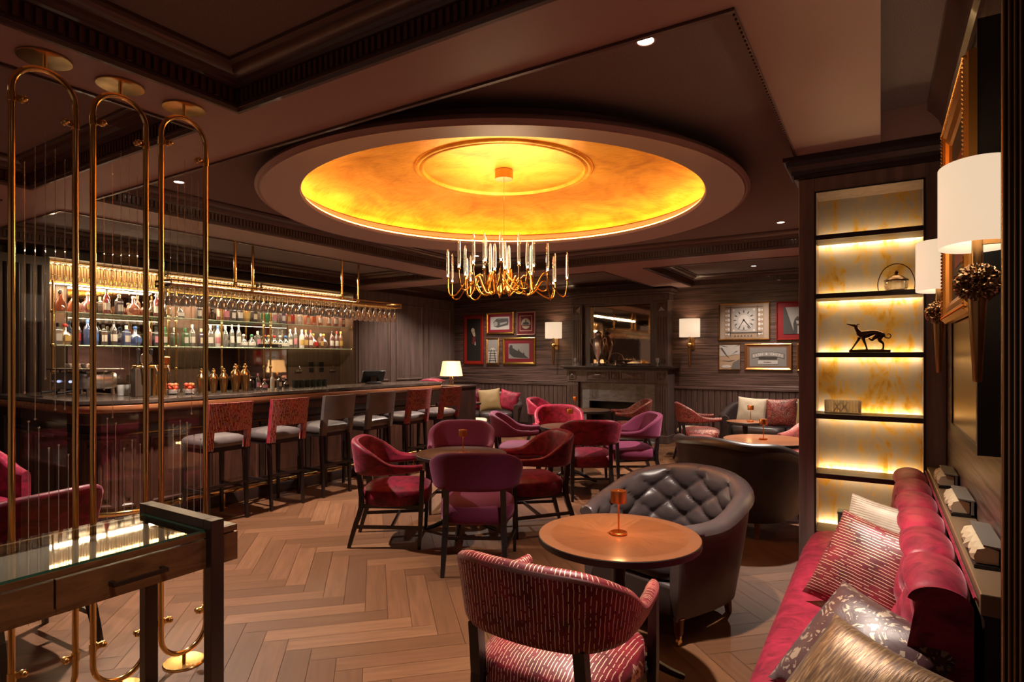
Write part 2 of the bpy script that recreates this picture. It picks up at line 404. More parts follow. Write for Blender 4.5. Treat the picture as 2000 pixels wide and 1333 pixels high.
# hanging ring round the dome and the gilded dome itself
rg = [(1.72, 2.80), (1.72, 2.735), (1.76, 2.72), (1.80, 2.712), (1.885, 2.70), (1.90, 2.685), (1.905, 2.668), (1.885, 2.655), (1.875, 2.658), (1.865, 2.648), (1.85, 2.652), (1.84, 2.655), (1.60, 2.688), (1.59, 2.70), (1.592, 2.715), (1.64, 2.715), (1.68, 2.76), (1.68, 2.80)]
struct(MB().lathe(rg, (OV[0], OV[1], 0), 128, caps=False).build('trim_20', soffitm, ang=.5))
leaf, t, b = nt('gold_leaf')
co = coords(t, (1, 1, 2)); f = noise_(t, co, 1.6, 5, .6, 1.5); f2 = noise_(t, coords(t, (3, 14, 3)), 4, 4)
ff = math_(t, 'ADD', math_(t, 'MULTIPLY', f, .7), math_(t, 'MULTIPLY', f2, .3))
t.links.new(ramp(t, ff, [(.30, (.50, .17, .02)), (.5, (.80, .36, .04)), (.72, (.95, .55, .10))]), b.inputs['Base Color'])
t.links.new(ramp(t, ff, [(.3, (.46, .46, .46)), (.7, (.3, .3, .3))]), b.inputs['Roughness'])
pset(b, metal=.45); bump(t, b, f2, .1, .01)
MATS['gold_leaf'] = leaf
dome = [(1.705, 2.72), (1.705, 2.77), (1.69, 2.81), (1.63, 2.86), (1.52, 2.905), (1.36, 2.945), (1.2, 2.972), (1.0, 2.988), (.74, 2.995), (.735, 2.985), (.72, 2.975), (.705, 2.978), (.695, 2.985), (.685, 2.975), (.67, 2.975), (.66, 3.0), (.3, 3.002), (.01, 3.003)]
struct(MB().lathe(dome, (OV[0], OV[1], 0), 128, caps=False).build('ceiling_dome', leaf, ang=1.0)).name = 'trim_21'
led = emis('cove_led', (1, .46, .07), 17)
P = [[(OV[0] + r * math.cos(2 * pi * k / 96), OV[1] + r * math.sin(2 * pi * k / 96), z) for k in range(96)] for r, z in ((1.603, 2.718), (1.63, 2.718))]
P2 = [[(OV[0] + r * math.cos(2 * pi * k / 96), OV[1] + r * math.sin(2 * pi * k / 96), z) for k in range(96)] for r, z in ((1.603, 2.718), (1.63, 2.718), (1.63, 2.728), (1.603, 2.728))]
co_ = MB().grid(P2, wu=True, wv=True).build('cove_light_strip', led)
tag(co_, 'glowing amber light strip round the inner edge of the gilded ceiling dome', 'light strip')

# walls
struct(MB().box(XL - .1, XR + .2, YB, YB + .1, 0, 2.9).build('wall_back', wallwood, smooth=False))
struct(MB().box(XR, XR + .1, YN - .1, YB, 0, 2.9).build('wall_right', wallwood, smooth=False))
struct(MB().box(XL - .1, XL, YN - .1, YB, 0, 2.9).build('wall_left', boardwood, smooth=False))
# wainscot with chair rail on the back wall
m = MB()
x = XL + .02
while x < XR - .1:
    if not (-4.95 < x < -3.05): m.box(x, x + .088, YB - .018, YB, .14, .90)
    x += .094
struct(m.build('trim_30', boardwood, smooth=False, bevel=.004, seg=1))
for a, b in ((XL, -4.93), (-3.08, XR)):
    m = MB(); m.box(a, b, YB - .035, YB, .90, .945); m.box(a, b, YB - .022, YB, .945, .985)
    struct(m.build('trim_31', wallwood, smooth=False, bevel=.006)).name = 'trim_31' if a == XL else 'trim_32'
    m = MB(); m.box(a, b, YB - .028, YB, 0, .13); m.box(a, b, YB - .022, YB, .13, .15)
    struct(m.build('baseboard_back' if a == XL else 'baseboard_back_right', darkwood, smooth=False, bevel=.004))
# wood panelling on the left wall beyond the bar
m = MB(); m.box(XL, -7.75, 6.95, YB, 0, BEAM)
struct(m.build('trim_33', bookwood, smooth=False))
m = MB()
for a, b in ((7.35, 8.1), (8.3, 9.05), (9.25, 9.95)):
    for z0, z1 in ((.25, .85), (1.0, 2.45)):
        P = [[(-7.75 + h, a + d, z0 + d), (-7.75 + h, b - d, z0 + d), (-7.75 + h, b - d, z1 - d), (-7.75 + h, a + d, z1 - d)] for d, h in ((0, 0), (0, .014), (.02, .02), (.035, .006), (.05, .006), (.09, .016), (.3, .016))]
        m.grid(P[:6], wv=True); q = P[5]; m.add(q, [(0, 1, 2, 3)])
m.box(-7.75, -7.735, 8.14, 8.26, .15, 2.5); m.box(-7.75, -7.735, 9.09, 9.21, .15, 2.5)
struct(m.build('trim_34', bookwood, ang=.4))
m = MB()
for k in range(6): m.cyl((-7.745, 7.02 + k * .05, .2), (-7.745, 7.02 + k * .05, 2.45), .02, n=10)
struct(m.build('trim_35', darkwood))
# fluted column at the right edge
m = MB(); x = .215; P = []
m.box(.217, XR, 1.603, 1.618, 0, CEIL); struct(m.build('trim_36', black, smooth=False))
m = MB()
for k in range(9): m.cyl((.2195 + k * .0092, 1.603, 0), (.2195 + k * .0092, 1.603, CEIL), .0031, n=10)
struct(m.build('trim_38', plain('bronze_fluting', (.62, .42, .24), .25, metal=1)))
# crown along the right wall inside the raised strip
m = MB()
P = [[(XR - d, y, z) for d, z in ((0, 2.60), (.012, 2.61), (.012, 2.66), (.03, 2.67), (.04, 2.70), (.07, 2.74), (.09, 2.76), (.09, 2.80))] for y in (YN, 3.84)]
m.grid(P); struct(m.build('trim_37', crownm, ang=.4))

# downlights
def downlight(x, y, z, label, power=DLP, visible=True, sp=104):
    t = thing('downlight', label, 'ceiling light', (x, y, z), group=None)
    MB().lathe([(.034, -.001), (.036, -.006), (.045, -.006), (.047, -.001)], n=24, caps=False).build('trim_ring', soffitm, t)
    MB().lathe([(.001, -.003), (.034, -.003)], n=24, caps=False).build('lens', emis('downlight_lens', (1, .8, .6), 9), t)
    lamp('SPOT', 'downlight_lamp', (0, 0, -.02), power, (1, .84, .70), .035, parent=t, spot=sp, blend=.75)
    return t
for x, y, l in ((-.85, 2.44, 'recessed downlight in the grey ceiling nearest the camera, right of the dome'), (-.85, 6.46, 'small recessed downlight in the ceiling beyond the dome, beside the bookcase'),
                (-4.59, 2.51, 'recessed downlight seen through the rightmost brass arch'), (-4.59, 6.46, 'recessed downlight beyond the dome on the bar side')):
    downlight(x, y, CEIL, l, 320 if y < 3 and x > -2 else 520 if y < 3 else DLP, sp=80 if y < 3 and x > -2 else 110)
for x_, l_, p_ in ((-6.55, 'added downlight close to the back wall above the five left pictures', 85), (-1.6, 'added downlight close to the back wall above the clock picture', 95)):
    downlight(x_, 9.35, CEIL, l_, p_, sp=125)  # both lamps added to brighten the back wall and its pictures
downlight(-1.52, 8.67, CEIL, 'recessed downlight in the far right coffer near the back wall', 120)
downlight(-7.0, 8.15, CEIL, 'added downlight beside the panelled wall past the far end of the bar', 70, sp=120)  # lamp added to brighten the dark panelled wall
downlight(-5.4, 8.7, CEIL, 'recessed downlight in the far left coffer over the leather sofa', 150)
downlight(-1.2, .6, CEIL, 'added downlight, out of view, in the dark near coffer above the tables', 26, sp=76)  # unseen lamp added to light the near furniture and console front
downlight(-3.65, .62, CEIL, 'added downlight, out of view, in the left coffer beside the brass arches', 130, sp=84)  # unseen lamp added, placed so its cone reaches the console top
downlight(-6.6, .9, CEIL, 'unseen recessed downlight in the coffer beyond the brass arches', 30)  # unseen lamp outside the view
downlight(-2.2, -1.0, CEIL, 'added downlight, out of view, at the near end of the dark coffer', 14)  # unseen weak lamp added at the camera end of the room
# ================================================================ SEATING AND TABLES
def shell(mb, plan, tops, bots, thick, lean=.03, n=40, roll=0, inner=None, uvk=1.0, cap=True):
    """upholstered band that follows a plan curve; cross-section is a rounded slab. inner(u, w) pushes the inside face"""
    C = catmull([(p[0], p[1], a, b_, th) for p, a, b_, th in zip(plan, tops, bots, thick)], n)
    rows = []; L = [0]
    for i in range(n): L.append(L[-1] + math.hypot(C[i + 1][0] - C[i][0], C[i + 1][1] - C[i][1]))
    m = 26
    for i, (x, y, a, b_, th) in enumerate(C):
        x0, y0 = C[max(i - 1, 0)][:2]; x1, y1 = C[min(i + 1, n)][:2]
        d = Vector((x1 - x0, y1 - y0)).normalized(); nx, ny = -d.y, d.x        # outward when the plan runs right arm -> back -> left arm
        e = 1.0
        if cap: e = smoothstep(-.001, .045, min(i, n - i) / n) * .25 + .75
        row = []; h = a - b_; r = min(th / 2, h / 2) * .95
        ww = []
        for k in range(9): ww.append((-th / 2, b_ + r + (h - 2 * r) * k / 8, 0, k / 8))
        for k in range(1, 5): ang = pi - pi * k / 5; ww.append((math.cos(ang) * th / 2, a - r + math.sin(ang) * r, 1, 1))
        for k in range(9): ww.append((th / 2, a - r - (h - 2 * r) * k / 8, 2, 1 - k / 8))
        for k in range(1, 5): ang = -pi * k / 5; ww.append((math.cos(ang) * th / 2, b_ + r + math.sin(ang) * r, 3, 0))
        for o, z, side, w in ww:
            rel = (z - b_) / max(h, .01); off = o * e + lean * rel * smoothstep(0, .3, min(i, n - i) / n)
            if inner and side == 0: off -= inner(L[i], z) * math.sin(pi * min(1, max(0, w)) ** .9) ** .3
            if roll and z > a - roll * 2: off += roll * .55 * math.sin(min(1, (z - a + roll * 2) / (roll * 2)) * pi) * (1 if o > 0 else .15)
            row.append((x + nx * off, y + ny * off, z))
        rows.append(row)
    m = len(rows[0])
    def uvf(i, j):
        i = min(i, n); p = rows[i][j % m]
        side = 1 if 9 <= (j % m) < 13 else 0
        return (L[i] * uvk + (.37 if j >= 13 else 0), p[2] + (.002 * j if side else 0))
    mb.grid(rows, wv=True, uvs=uvf)
    b0 = len(mb.v) - len(rows) * m
    mb.f += [tuple(range(b0 + m - 1, b0 - 1, -1)), tuple(range(len(mb.v) - m, len(mb.v)))]; mb.uv += [None, None]
    return mb

def armchair_meshes(key, mat, piping=None):
    """wooden-legged tub dining chair, facing +Y, origin on the floor"""
    M = {}
    plan = [(.262, .215), (.272, .10), (.275, -.04), (.262, -.17), (.19, -.262), (.07, -.292), (-.07, -.292), (-.19, -.262), (-.262, -.17), (-.275, -.04), (-.272, .10), (-.262, .215)]
    tops = [.640, .636, .655, .75, .808, .818, .818, .808, .75, .655, .636, .640]
    bots = [.588, .575, .562, .556, .552, .55, .55, .552, .556, .562, .575, .588]
    th = [.052, .05, .05, .052, .056, .058, .058, .056, .052, .05, .05, .052]
    b_ = MB(); shell(b_, plan, tops, bots, th, .035, 56)
    M['backrest'] = b_.mesh('backrest', mat, ang=1.0)
    c = MB(); cushion(c, .262, .260, .315, .442, 3.6, .04, 48, .9, .03); c.v = [(x, y + .0, z) for x, y, z in c.v]
    M['seat'] = c.mesh('seat', mat, ang=1.0)
    for s in (-1, 1):
        f = MB(); f.bar((s * .262, .19, 0), (s * .262, .205, .33), .022, .024, .034, .036); f.bar((s * .262, .205, .33), (s * .262, .212, .594), .034, .036, .03, .032)
        M['front_leg%d' % s] = f.mesh('front_leg', legwood, smooth=False)
        pts = catmull([(s * .205, -.345, 0), (s * .20, -.30, .16), (s * .195, -.25, .33), (s * .19, -.272, .57)], 8)
        r = MB()
        for i in range(8):
            w = .026 + .012 * min(1, i / 4); w1 = .026 + .012 * min(1, (i + 1) / 4); r.bar(pts[i], pts[i + 1], w, w, w1, w1)
        M['rear_leg%d' % s] = r.mesh('rear_leg', legwood, smooth=False)
    s = MB()
    for q in (-1, 1): s.bar((q * .262, .198, .16), (q * .202, -.30, .16), .02, .024); s.bar((q * .25, .20, .315), (q * .19, -.25, .315), .022, .03)
    s.bar((-.236, -.02, .16), (.236, -.02, .16), .02, .022); s.bar((-.25, .205, .315), (.25, .205, .315), .022, .03)
    M['stretcher'] = s.mesh('stretcher', legwood, smooth=False)
    return M
AC = {k: armchair_meshes(k, m) for k, m in (('crimson', crimson), ('rose', rose), ('plum', plum), ('striped', striped), ('patterned', patterned))}
def parts_from(root, M, names=None):
    for k, me in M.items():
        o = bpy.data.objects.new(me.name, me); COL.objects.link(o); o.parent = root
    return root
def armchair(kind, x, y, rz, label, s=1.0):
    t = thing('dining_armchair', label, 'chair', (x, y, 0), rz, 'upholstered armchairs round the tables'); t.scale = (s, s, s)
    return parts_from(t, AC[kind])
armchair('plum', -2.44, 3.45, 31, 'plum armchair with its dark back to the camera, closest to the middle round table')
armchair('crimson', -3.25, 3.51, -55, 'crimson velvet armchair at the left side of the middle round table, beside the bar stools')
armchair('plum', -3.38, 4.50, 212, 'plum armchair facing the camera behind the middle round table')
armchair('crimson', -2.52, 4.32, 138, 'crimson velvet armchair with glossy red seat right of the middle round table')
armchair('plum', -3.50, 5.80, -62, 'plum armchair at the left side of the second round table, seen side-on')
armchair('plum', -2.42, 6.38, 128, 'plum armchair at the right side of the second round table, in front of the fireplace')
armchair('crimson', -2.62, 5.73, 32, 'crimson armchair with its back to the camera at the second round table')
armchair('rose', -3.47, 6.72, 212, 'bright rose velvet armchair facing the camera behind the second round table')
armchair('rose', -4.32, 8.05, -80, 'rose velvet armchair beside the fireplace, left of the farthest table')
armchair('patterned', -3.22, 8.45, 118, 'red speckled armchair in front of the hearth opening')
armchair('patterned', -2.10, 8.30, -66, 'red speckled armchair with cream footstool beside it, under the right wall lamp')
armchair('striped', -.96, 1.885, 1, 'large striped crimson and gold armchair in the foreground with its back to the camera', 1.0)
armchair('crimson', -3.62, 1.16, 100, 'crimson armchair behind the brass arches, mostly hidden by the glass-topped console', 1.0)

# crimson button-back tub chair at the far left edge
t = thing('tub_chair', 'crimson velvet tub chair cut off by the left edge of the photo', 'chair', (-5.42, 1.42, 0), -75)
b_ = MB(); shell(b_, [(.30, .25), (.32, .05), (.30, -.16), (.16, -.30), (-.16, -.30), (-.30, -.16), (-.32, .05), (-.30, .25)], [.62, .66, .76, .80, .80, .76, .66, .62], [.22] * 8, [.08] * 8, .05, 44); b_.build('backrest', crimson, t, ang=1)
c = MB(); cushion(c, .28, .28, .24, .43, 4, .03); c.build('seat', crimson, t, ang=1)
for a in (-1, 1):
    for bb in (-1, 1): MB().bar((a * .26, bb * .24, 0), (a * .22, bb * .2, .26), .025, .025, .04, .04).build('leg', legwood, t, smooth=False)

# round tables
def round_table(x, y, label, r=.36, h=.65, mat=None, feet=True):
    t = thing('round_table', label, 'table', (x, y, 0), 0, 'round pedestal tables')
    MB().lathe([(.01, h - .035), (r - .02, h - .035), (r - .004, h - .03), (r, h - .026), (r, h - .0025), (r - .002, h), (r - .055, h + .0002)], n=72, caps=True).build('table_edge', plain('ebony_edge', (.012, .007, .006), .45), t, ang=.5)
    P = [[(rr * math.cos(2 * pi * k / 72), rr * math.sin(2 * pi * k / 72), h + z) for k in range(72)] for rr, z in ((r - .0035, .0006), (r - .056, .0012), (r - .058, .0008), (.002, .0012))]
    MB().grid(P, wv=True).build('tabletop', mat or tablewood_radial, t)
    MB().lathe([(.05, .09), (.032, .12), (.028, .3), (.032, h - .06), (.06, h - .04), (.06, h - .035)], n=24).build('pedestal', legwood, t)
    for k in range(4):
        a = k * pi / 2 + .5
        p = [(.03 * math.cos(a), .03 * math.sin(a), .13), (.12 * math.cos(a), .12 * math.sin(a), .10), (.22 * math.cos(a), .22 * math.sin(a), .045), (.29 * math.cos(a), .29 * math.sin(a), .018)]
        MB().tube(catmull(p, 10), [.026 - .0012 * i for i in range(11)], 8).build('foot', legwood, t)
    return t
# sunburst veneer: the grain turns with the sector
m_, t_, b_n = nt('sunburst_veneer')
tc = nn(t_, 'ShaderNodeTexCoord'); sp = nn(t_, 'ShaderNodeSeparateXYZ'); t_.links.new(tc.outputs['Object'], sp.inputs[0])
an = math_(t_, 'ARCTAN2', sp.outputs[1], sp.outputs[0]); sec = math_(t_, 'FLOOR', math_(t_, 'MULTIPLY', an, 8 / (2 * pi)))
wn = nn(t_, 'ShaderNodeTexWhiteNoise', noise_dimensions='1D'); t_.links.new(sec, wn.inputs['W'])
vr = nn(t_, 'ShaderNodeVectorRotate', rotation_type='Z_AXIS'); t_.links.new(tc.outputs['Object'], vr.inputs['Vector']); t_.links.new(math_(t_, 'MULTIPLY', sec, -pi / 4), vr.inputs['Angle'])
mp = nn(t_, 'ShaderNodeMapping'); t_.links.new(vr.outputs[0], mp.inputs[0]); mp.inputs['Scale'].default_value = (3, 24, 1)
f = noise_(t_, mp.outputs[0], 3, 5, .6, .4)
tone = mixc(t_, wn.outputs['Value'], (.20, .066, .023), (.28, .10, .037))
dk = mixc(t_, .55, tone, (.10, .035, .015))
rad = math_(t_, 'SQRT', math_(t_, 'ADD', math_(t_, 'POWER', sp.outputs[0], 2), math_(t_, 'POWER', sp.outputs[1], 2)))
base = mixc(t_, ramp(t_, f, [(.3, (1, 1, 1)), (.65, (0, 0, 0))]), tone, dk)
t_.links.new(mixc(t_, math_(t_, 'GREATER_THAN', rad, .303), base, mixc(t_, f, (.26, .10, .042), (.17, .06, .026))), b_n.inputs['Base Color'])
pset(b_n, rough=.3, coat=.3, coatr=.22); tablewood_radial = m_
dark_shade_veneer = wood('dark_shaded_veneer', (.055, .026, .014), (.13, .06, .032), (3, 22, 1), .3, 2.5, .5, .3, .04)  # shade put into the colour for less lit tables; also the dark far ones
def cordless(x, y, z, label, s=1.0, power=.9):
    t = thing('cordless_table_lamp', label, 'table lamp', (x, y, z), 0, 'small copper table lamps'); t.scale = (s, s, s)
    MB().lathe([(.036, 0), (.038, .002), (.038, .009), (.036, .011), (.005, .012)], n=28).build('base', copper, t)
    MB().cyl((0, 0, .011), (0, 0, .165), .004, n=10).build('stem', copper, t)
    MB().lathe([(.033, .142), (.035, .142), (.035, .194), (.034, .196), (.002, .196)], n=28, caps=False).build('lamp_shade', copper, t, ang=.5)
    MB().lathe([(.001, .160), (.031, .160)], n=20, caps=False).build('diffuser', emis('lamp_diffuser', (1, .55, .22), 14), t)
    lamp('POINT', 'lamp_light', (0, 0, .14), power, (1, .5, .2), .015, parent=t)
    return t
T_FG = (-1.0, 2.51); T2 = (-2.95, 3.94); T3 = (-3.02, 6.13); T4 = (-3.73, 8.16); T5 = (-.93, 6.14); T6 = (-1.42, 7.72); T7 = (-6.09, 8.34)
round_table(*T_FG, 'round sunburst-veneer table in the foreground between the striped armchair and tufted leather chair')
round_table(*T2, 'round table in the middle of the room with two crimson and two plum armchairs', .375, mat=dark_shade_veneer)
round_table(*T3, 'round table second from the camera among the dining tables, below the chandelier', .36, mat=dark_shade_veneer)
round_table(*T4, 'dark round table nearest the fireplace', .34, mat=dark_shade_veneer)
round_table(*T5, 'round table behind the plain leather tub chair, left of the bookcase', .40)
round_table(*T6, 'small round table in front of the far right sofa', .22)
round_table(*T7, 'dark round table in front of the far left leather sofa', .22, mat=dark_shade_veneer)
cordless(-1.0, 2.51, .652, 'copper cordless lamp on the foreground sunburst table')
cordless(-2.92, 3.92, .652, 'copper cordless lamp on the middle round table among four armchairs')
cordless(-3.03, 6.12, .652, 'copper cordless lamp on the second round table before the rose armchair')
cordless(-3.9, 8.05, .652, 'copper cordless lamp on the table before the hearth')
cordless(-.96, 6.12, .652, 'copper cordless lamp on the round table left of the bookcase')
cordless(-1.36, 7.74, .652, 'copper cordless lamp on the small table before the far right sofa')

# tufting field
def tufts(du, dv, depth, u0=0, v0=0):
    def f(u, z):
        a = (u - u0) / du + (z - v0) / dv; b = (u - u0) / du - (z - v0) / dv
        h = abs(math.sin(pi * a / 2)) * abs(math.sin(pi * b / 2)); s = (h + .0) ** .32
        d = min(1, math.hypot((a - 2 * round(a / 2)), (b - 2 * round(b / 2))) * 1.6)
        return depth * s * (.35 + .65 * d ** .6) - depth * .6
    return f
def club(x, y, rz, label, mat, tufted=True, w=.36, d=.33, back=.80, arm=.60, name='leather_tub_chair'):
    t = thing(name, label, 'armchair', (x, y, 0), rz, 'leather tub chairs')
    plan = [(w - .045, d), (w - .015, d * .45), (w, -.02), (w * .93, -d * .62), (w * .62, -d * 1.0), (w * .2, -d * 1.12), (-w * .2, -d * 1.12), (-w * .62, -d * 1.0), (-w * .93, -d * .62), (-w, -.02), (-w + .015, d * .45), (-w + .045, d)]
    tops = [arm, arm + .01, arm + .05, arm + .12, back - .02, back, back, back - .02, arm + .12, arm + .05, arm + .01, arm]
    bots = [.13] * 12; th = [.085, .09, .095, .10, .11, .115, .115, .11, .10, .095, .09, .085]
    tf = tufts(.105, .078, .036, .02, .705) if tufted else None
    N = 150 if tufted else 60
    b_ = MB(); shell2(b_, plan, tops, bots, th, .05, N, tf)
    b_.build('backrest', mat, t, ang=1.2)
    c = MB(); cushion(c, w - .065, d - .02, .30, .42, 6, .02); c.v = [(x, y + .015, z) for x, y, z in c.v]; c.build('seat_cushion', darkl, t, ang=1)
    MB().box(-w + .06, w - .06, -d * .7, d - .01, .13, .30).build('seat_base', darkl, t, bevel=.02)
    for sx in (-1, 1):
        f = MB(); f.lathe([(.012, .045), (.022, .06), (.026, .12), (.03, .14)], (sx * (w - .05), d - .04, 0), 14); f.build('leg', wood('red_leg_wood', (.12, .03, .01), (.25, .07, .02)), t)
        f = MB(); f.lathe([(.01, .03), (.016, .04), (.017, .06)], (sx * (w - .05), d - .04, 0), 12); f.cyl((sx * (w - .05) - .008, d - .04, .017), (sx * (w - .05) + .008, d - .04, .017), .017, n=16); f.build('castor', brass, t)
        MB().bar((sx * (w * .72), -d * .8, .14), (sx * (w * .74), -d * .86, 0), .04, .04, .026, .026).build('leg', wood('red_leg_wood', (.12, .03, .01), (.25, .07, .02)), t, smooth=False)
    return t
def shell2(mb, plan, tops, bots, thick, lean, n, tf):
    C = catmull([(p[0], p[1], a, b_, th) for p, a, b_, th in zip(plan, tops, bots, thick)], n)
    L = [0]
    for i in range(n): L.append(L[-1] + math.hypot(C[i + 1][0] - C[i][0], C[i + 1][1] - C[i][1]))
    mid = L[-1] / 2; rows = []; NI = 46 if tf else 16
    for i, (x, y, a, b_, th) in enumerate(C):
        x0, y0 = C[max(i - 1, 0)][:2]; x1, y1 = C[min(i + 1, n)][:2]
        d = Vector((x1 - x0, y1 - y0)).normalized(); nx, ny = -d.y, d.x; row = []
        edge = min(L[i], L[-1] - L[i]); rl = lean * smoothstep(0, .25, edge); r = th / 2 * 1.05
        for k in range(NI):
            q = k / (NI - 1); z = b_ + .12 + (a - r - b_ - .12) * q
            o = -th / 2 + rl * q ** 1.3
            if tf:
                fade = smoothstep(.40, .47, z) * smoothstep(.03, .12, edge)
                o -= tf(L[i] - mid, z) * fade
            row.append((o, z))
        for k in range(1, 9):
            an = pi - pi * k / 8; o = rl + math.cos(an) * r * 1.1 + r * .12
            zz = a - r + math.sin(an) * r
            if tf:
                o += -.0; zz -= .006 * (1 - abs(math.sin(pi * (L[i] - mid) / .21)) ** .3) * smoothstep(.1, .2, edge)
            row.append((o, zz))
        for k in range(10):
            q = 1 - k / 9; z = b_ + (a - r - .012 - b_) * q
            row.append((th / 2 * .85 + rl * q ** 1.2 - .03 * (1 - q) ** 2, z))
        row.append((0, b_))
        if i in (0, n): row = [(o * .8, b_ + (z - b_) * .985) for o, z in row]
        rows.append([(x + nx * o, y + ny * o, z) for o, z in row])
    m = len(rows[0]); mb.grid(rows, wv=True)
    mb.f += [tuple(range(m - 1, -1, -1)), tuple(range(len(mb.v) - m, len(mb.v)))]; mb.uv += [None, None]
club(-1.05, 3.31, 163, 'deep-buttoned grey leather tub chair facing the foreground table', tuftl, True, .335, .32, .785, .60)
club(-1.03, 5.40, -18, 'plain dark leather tub chair seen from behind, beside the bookcase', darkl, False, .42, .36, .79, .64)

# leather sofas against the back wall
def sofa(x, y, rz, label, w=.72):
    t = thing('leather_sofa', label, 'sofa', (x, y, 0), rz, 'dark leather sofas')
    d = .36
    plan = [(w, d), (w + .02, .1), (w, -.16), (w * .86, -.34), (w * .4, -.40), (-w * .4, -.40), (-w * .86, -.34), (-w, -.16), (-w - .02, .1), (-w, d)]
    b_ = MB(); shell2(b_, plan, [.58, .60, .68, .76, .78, .78, .76, .68, .60, .58], [.12] * 10, [.11] * 10, .06, 70, None); b_.build('backrest', darkl, t, ang=1.2)
    for s in (-1, 1):
        c = MB(); cushion(c, w / 2 - .03, .33, .27, .43, 7, .02); c.v = [(p + s * (w / 2 - .025), q + .02, z) for p, q, z in c.v]; c.build('seat_cushion', darkl, t, ang=1)
        MB().bar((s * (w - .05), .3, .13), (s * (w - .05), .3, 0), .05, .05, .03, .03).build('leg', legwood, t, smooth=False)
        MB().bar((s * (w - .12), -.28, .13), (s * (w - .12), -.3, 0), .05, .05, .03, .03).build('leg', legwood, t, smooth=False)
    MB().box(-w + .04, w - .04, -.3, .33, .12, .28).build('seat_base', darkl, t, bevel=.02)
    return t
sofa(-6.35, 9.05, 214, 'dark leather sofa in the far left corner with crimson and gold cushions', .66)
sofa(-1.15, 9.45, 180, 'dark leather sofa against the back wall under the clock picture, behind the small table', .8)

# throw cushions
def pillow(name, x, y, z, rot, size, mat, label, group='throw cushions', fat=.07, sy=None, trim=None, cat='cushion'):
    n = 22; P = []; Q = []
    sy = sy or size
    for i in range(n + 1):
        r1, r2 = [], []
        for j in range(n + 1):
            u = 2 * i / n - 1; v = 2 * j / n - 1
            h = fat * ((1 - u * u) * (1 - v * v)) ** .42 * (1 + .08 * mnoise.noise(Vector((u * 2.2 + x, v * 2.2 + y, 1))))
            sq = 1 - .055 * (1 - abs(u)) ** .0 * (1 - v * v) * abs(u) ** 3; sv = 1 - .055 * (1 - u * u) * abs(v) ** 3
            px = u * size / 2 * (1 - .07 * (1 - v * v) * u * u); py = v * sy / 2 * (1 - .07 * (1 - u * u) * v * v)
            r1.append((px, py, h)); r2.append((px, py, -h))
        P.append(r1); Q.append(r2)
    uvf = lambda i, j: (i / n * size, j / n * sy)
    mb = MB(); mb.grid(P, uvs=uvf); mb.grid([r[::-1] for r in Q], uvs=lambda i, j: (i / n * size, (n - j) / n * sy))
    o = mb.build(name, mat, ang=1.4); o.location = (x, y, z); o.rotation_euler = [math.radians(a) for a in rot]
    tag(o, label, cat, group)
    return o
# on the far left sofa (faces the camera); stands upright against the back
A_ = 214
def up_pillow(x, y, z, face, tilt, roll, size, mat, label, **k):
    """cushion standing on an edge; face = heading its front looks to (deg, 0 = +Y)"""
    o = pillow('throw_cushion', x, y, z, (0, 0, 0), size, mat, label, **k)
    M = Matrix.Rotation(math.radians(face), 4, 'Z') @ Matrix.Rotation(math.radians(-90 + tilt), 4, 'X') @ Matrix.Rotation(math.radians(roll), 4, 'Z')
    o.rotation_euler = M.to_euler(); return o
up_pillow(-6.62, 9.10, .63, 214, 18, 4, .42, crimson, 'crimson velvet cushion at the left end of the far left sofa')
up_pillow(-6.22, 9.19, .64, 214, 18, 6, .42, goldfab, 'olive gold cushion in the middle of the far left sofa')
up_pillow(-5.92, 9.37, .63, 200, 18, -12, .38, rose, 'rose velvet cushion at the right end of the far left sofa')
up_pillow(-1.62, 9.30, .64, 180, 16, -3, .42, cream, 'pale cream cushion at the left end of the far right sofa')
up_pillow(-1.22, 9.30, .64, 180, 16, 3, .42, patterned, 'red speckled cushion in the middle of the far right sofa')
up_pillow(-.82, 9.30, .63, 180, 16, -4, .42, goldfab, 'olive gold cushion beside the bookcase on the far right sofa')

pillow('throw_cushion', -6.02, 7.26, 1.062, (0, 0, 20), .34, crimson, 'crimson cushion lying flat on the cabinet left of the table lamp', fat=.05)
# striped settee left of the bookcase (only its back and arm show)
t = thing('striped_settee', 'striped crimson settee behind the round table, cut off by the bookcase', 'sofa', (-.42, 6.95, 0), 150)
b_ = MB(); shell(b_, [(.45, .25), (.47, .0), (.44, -.2), (.25, -.31), (-.25, -.31), (-.44, -.2), (-.47, 0), (-.45, .25)], [.62, .64, .73, .78, .78, .73, .64, .62], [.2] * 8, [.09] * 8, .05, 44); b_.build('backrest', striped, t, ang=1)
c = MB(); cushion(c, .42, .28, .22, .43, 6, .02); c.build('seat', striped, t, ang=1)
for a in (-1, 1):
    for bb in (-1, 1): MB().bar((a * .38, bb * .22, 0), (a * .36, bb * .2, .23), .03, .03, .04, .04).build('leg', legwood, t, smooth=False)

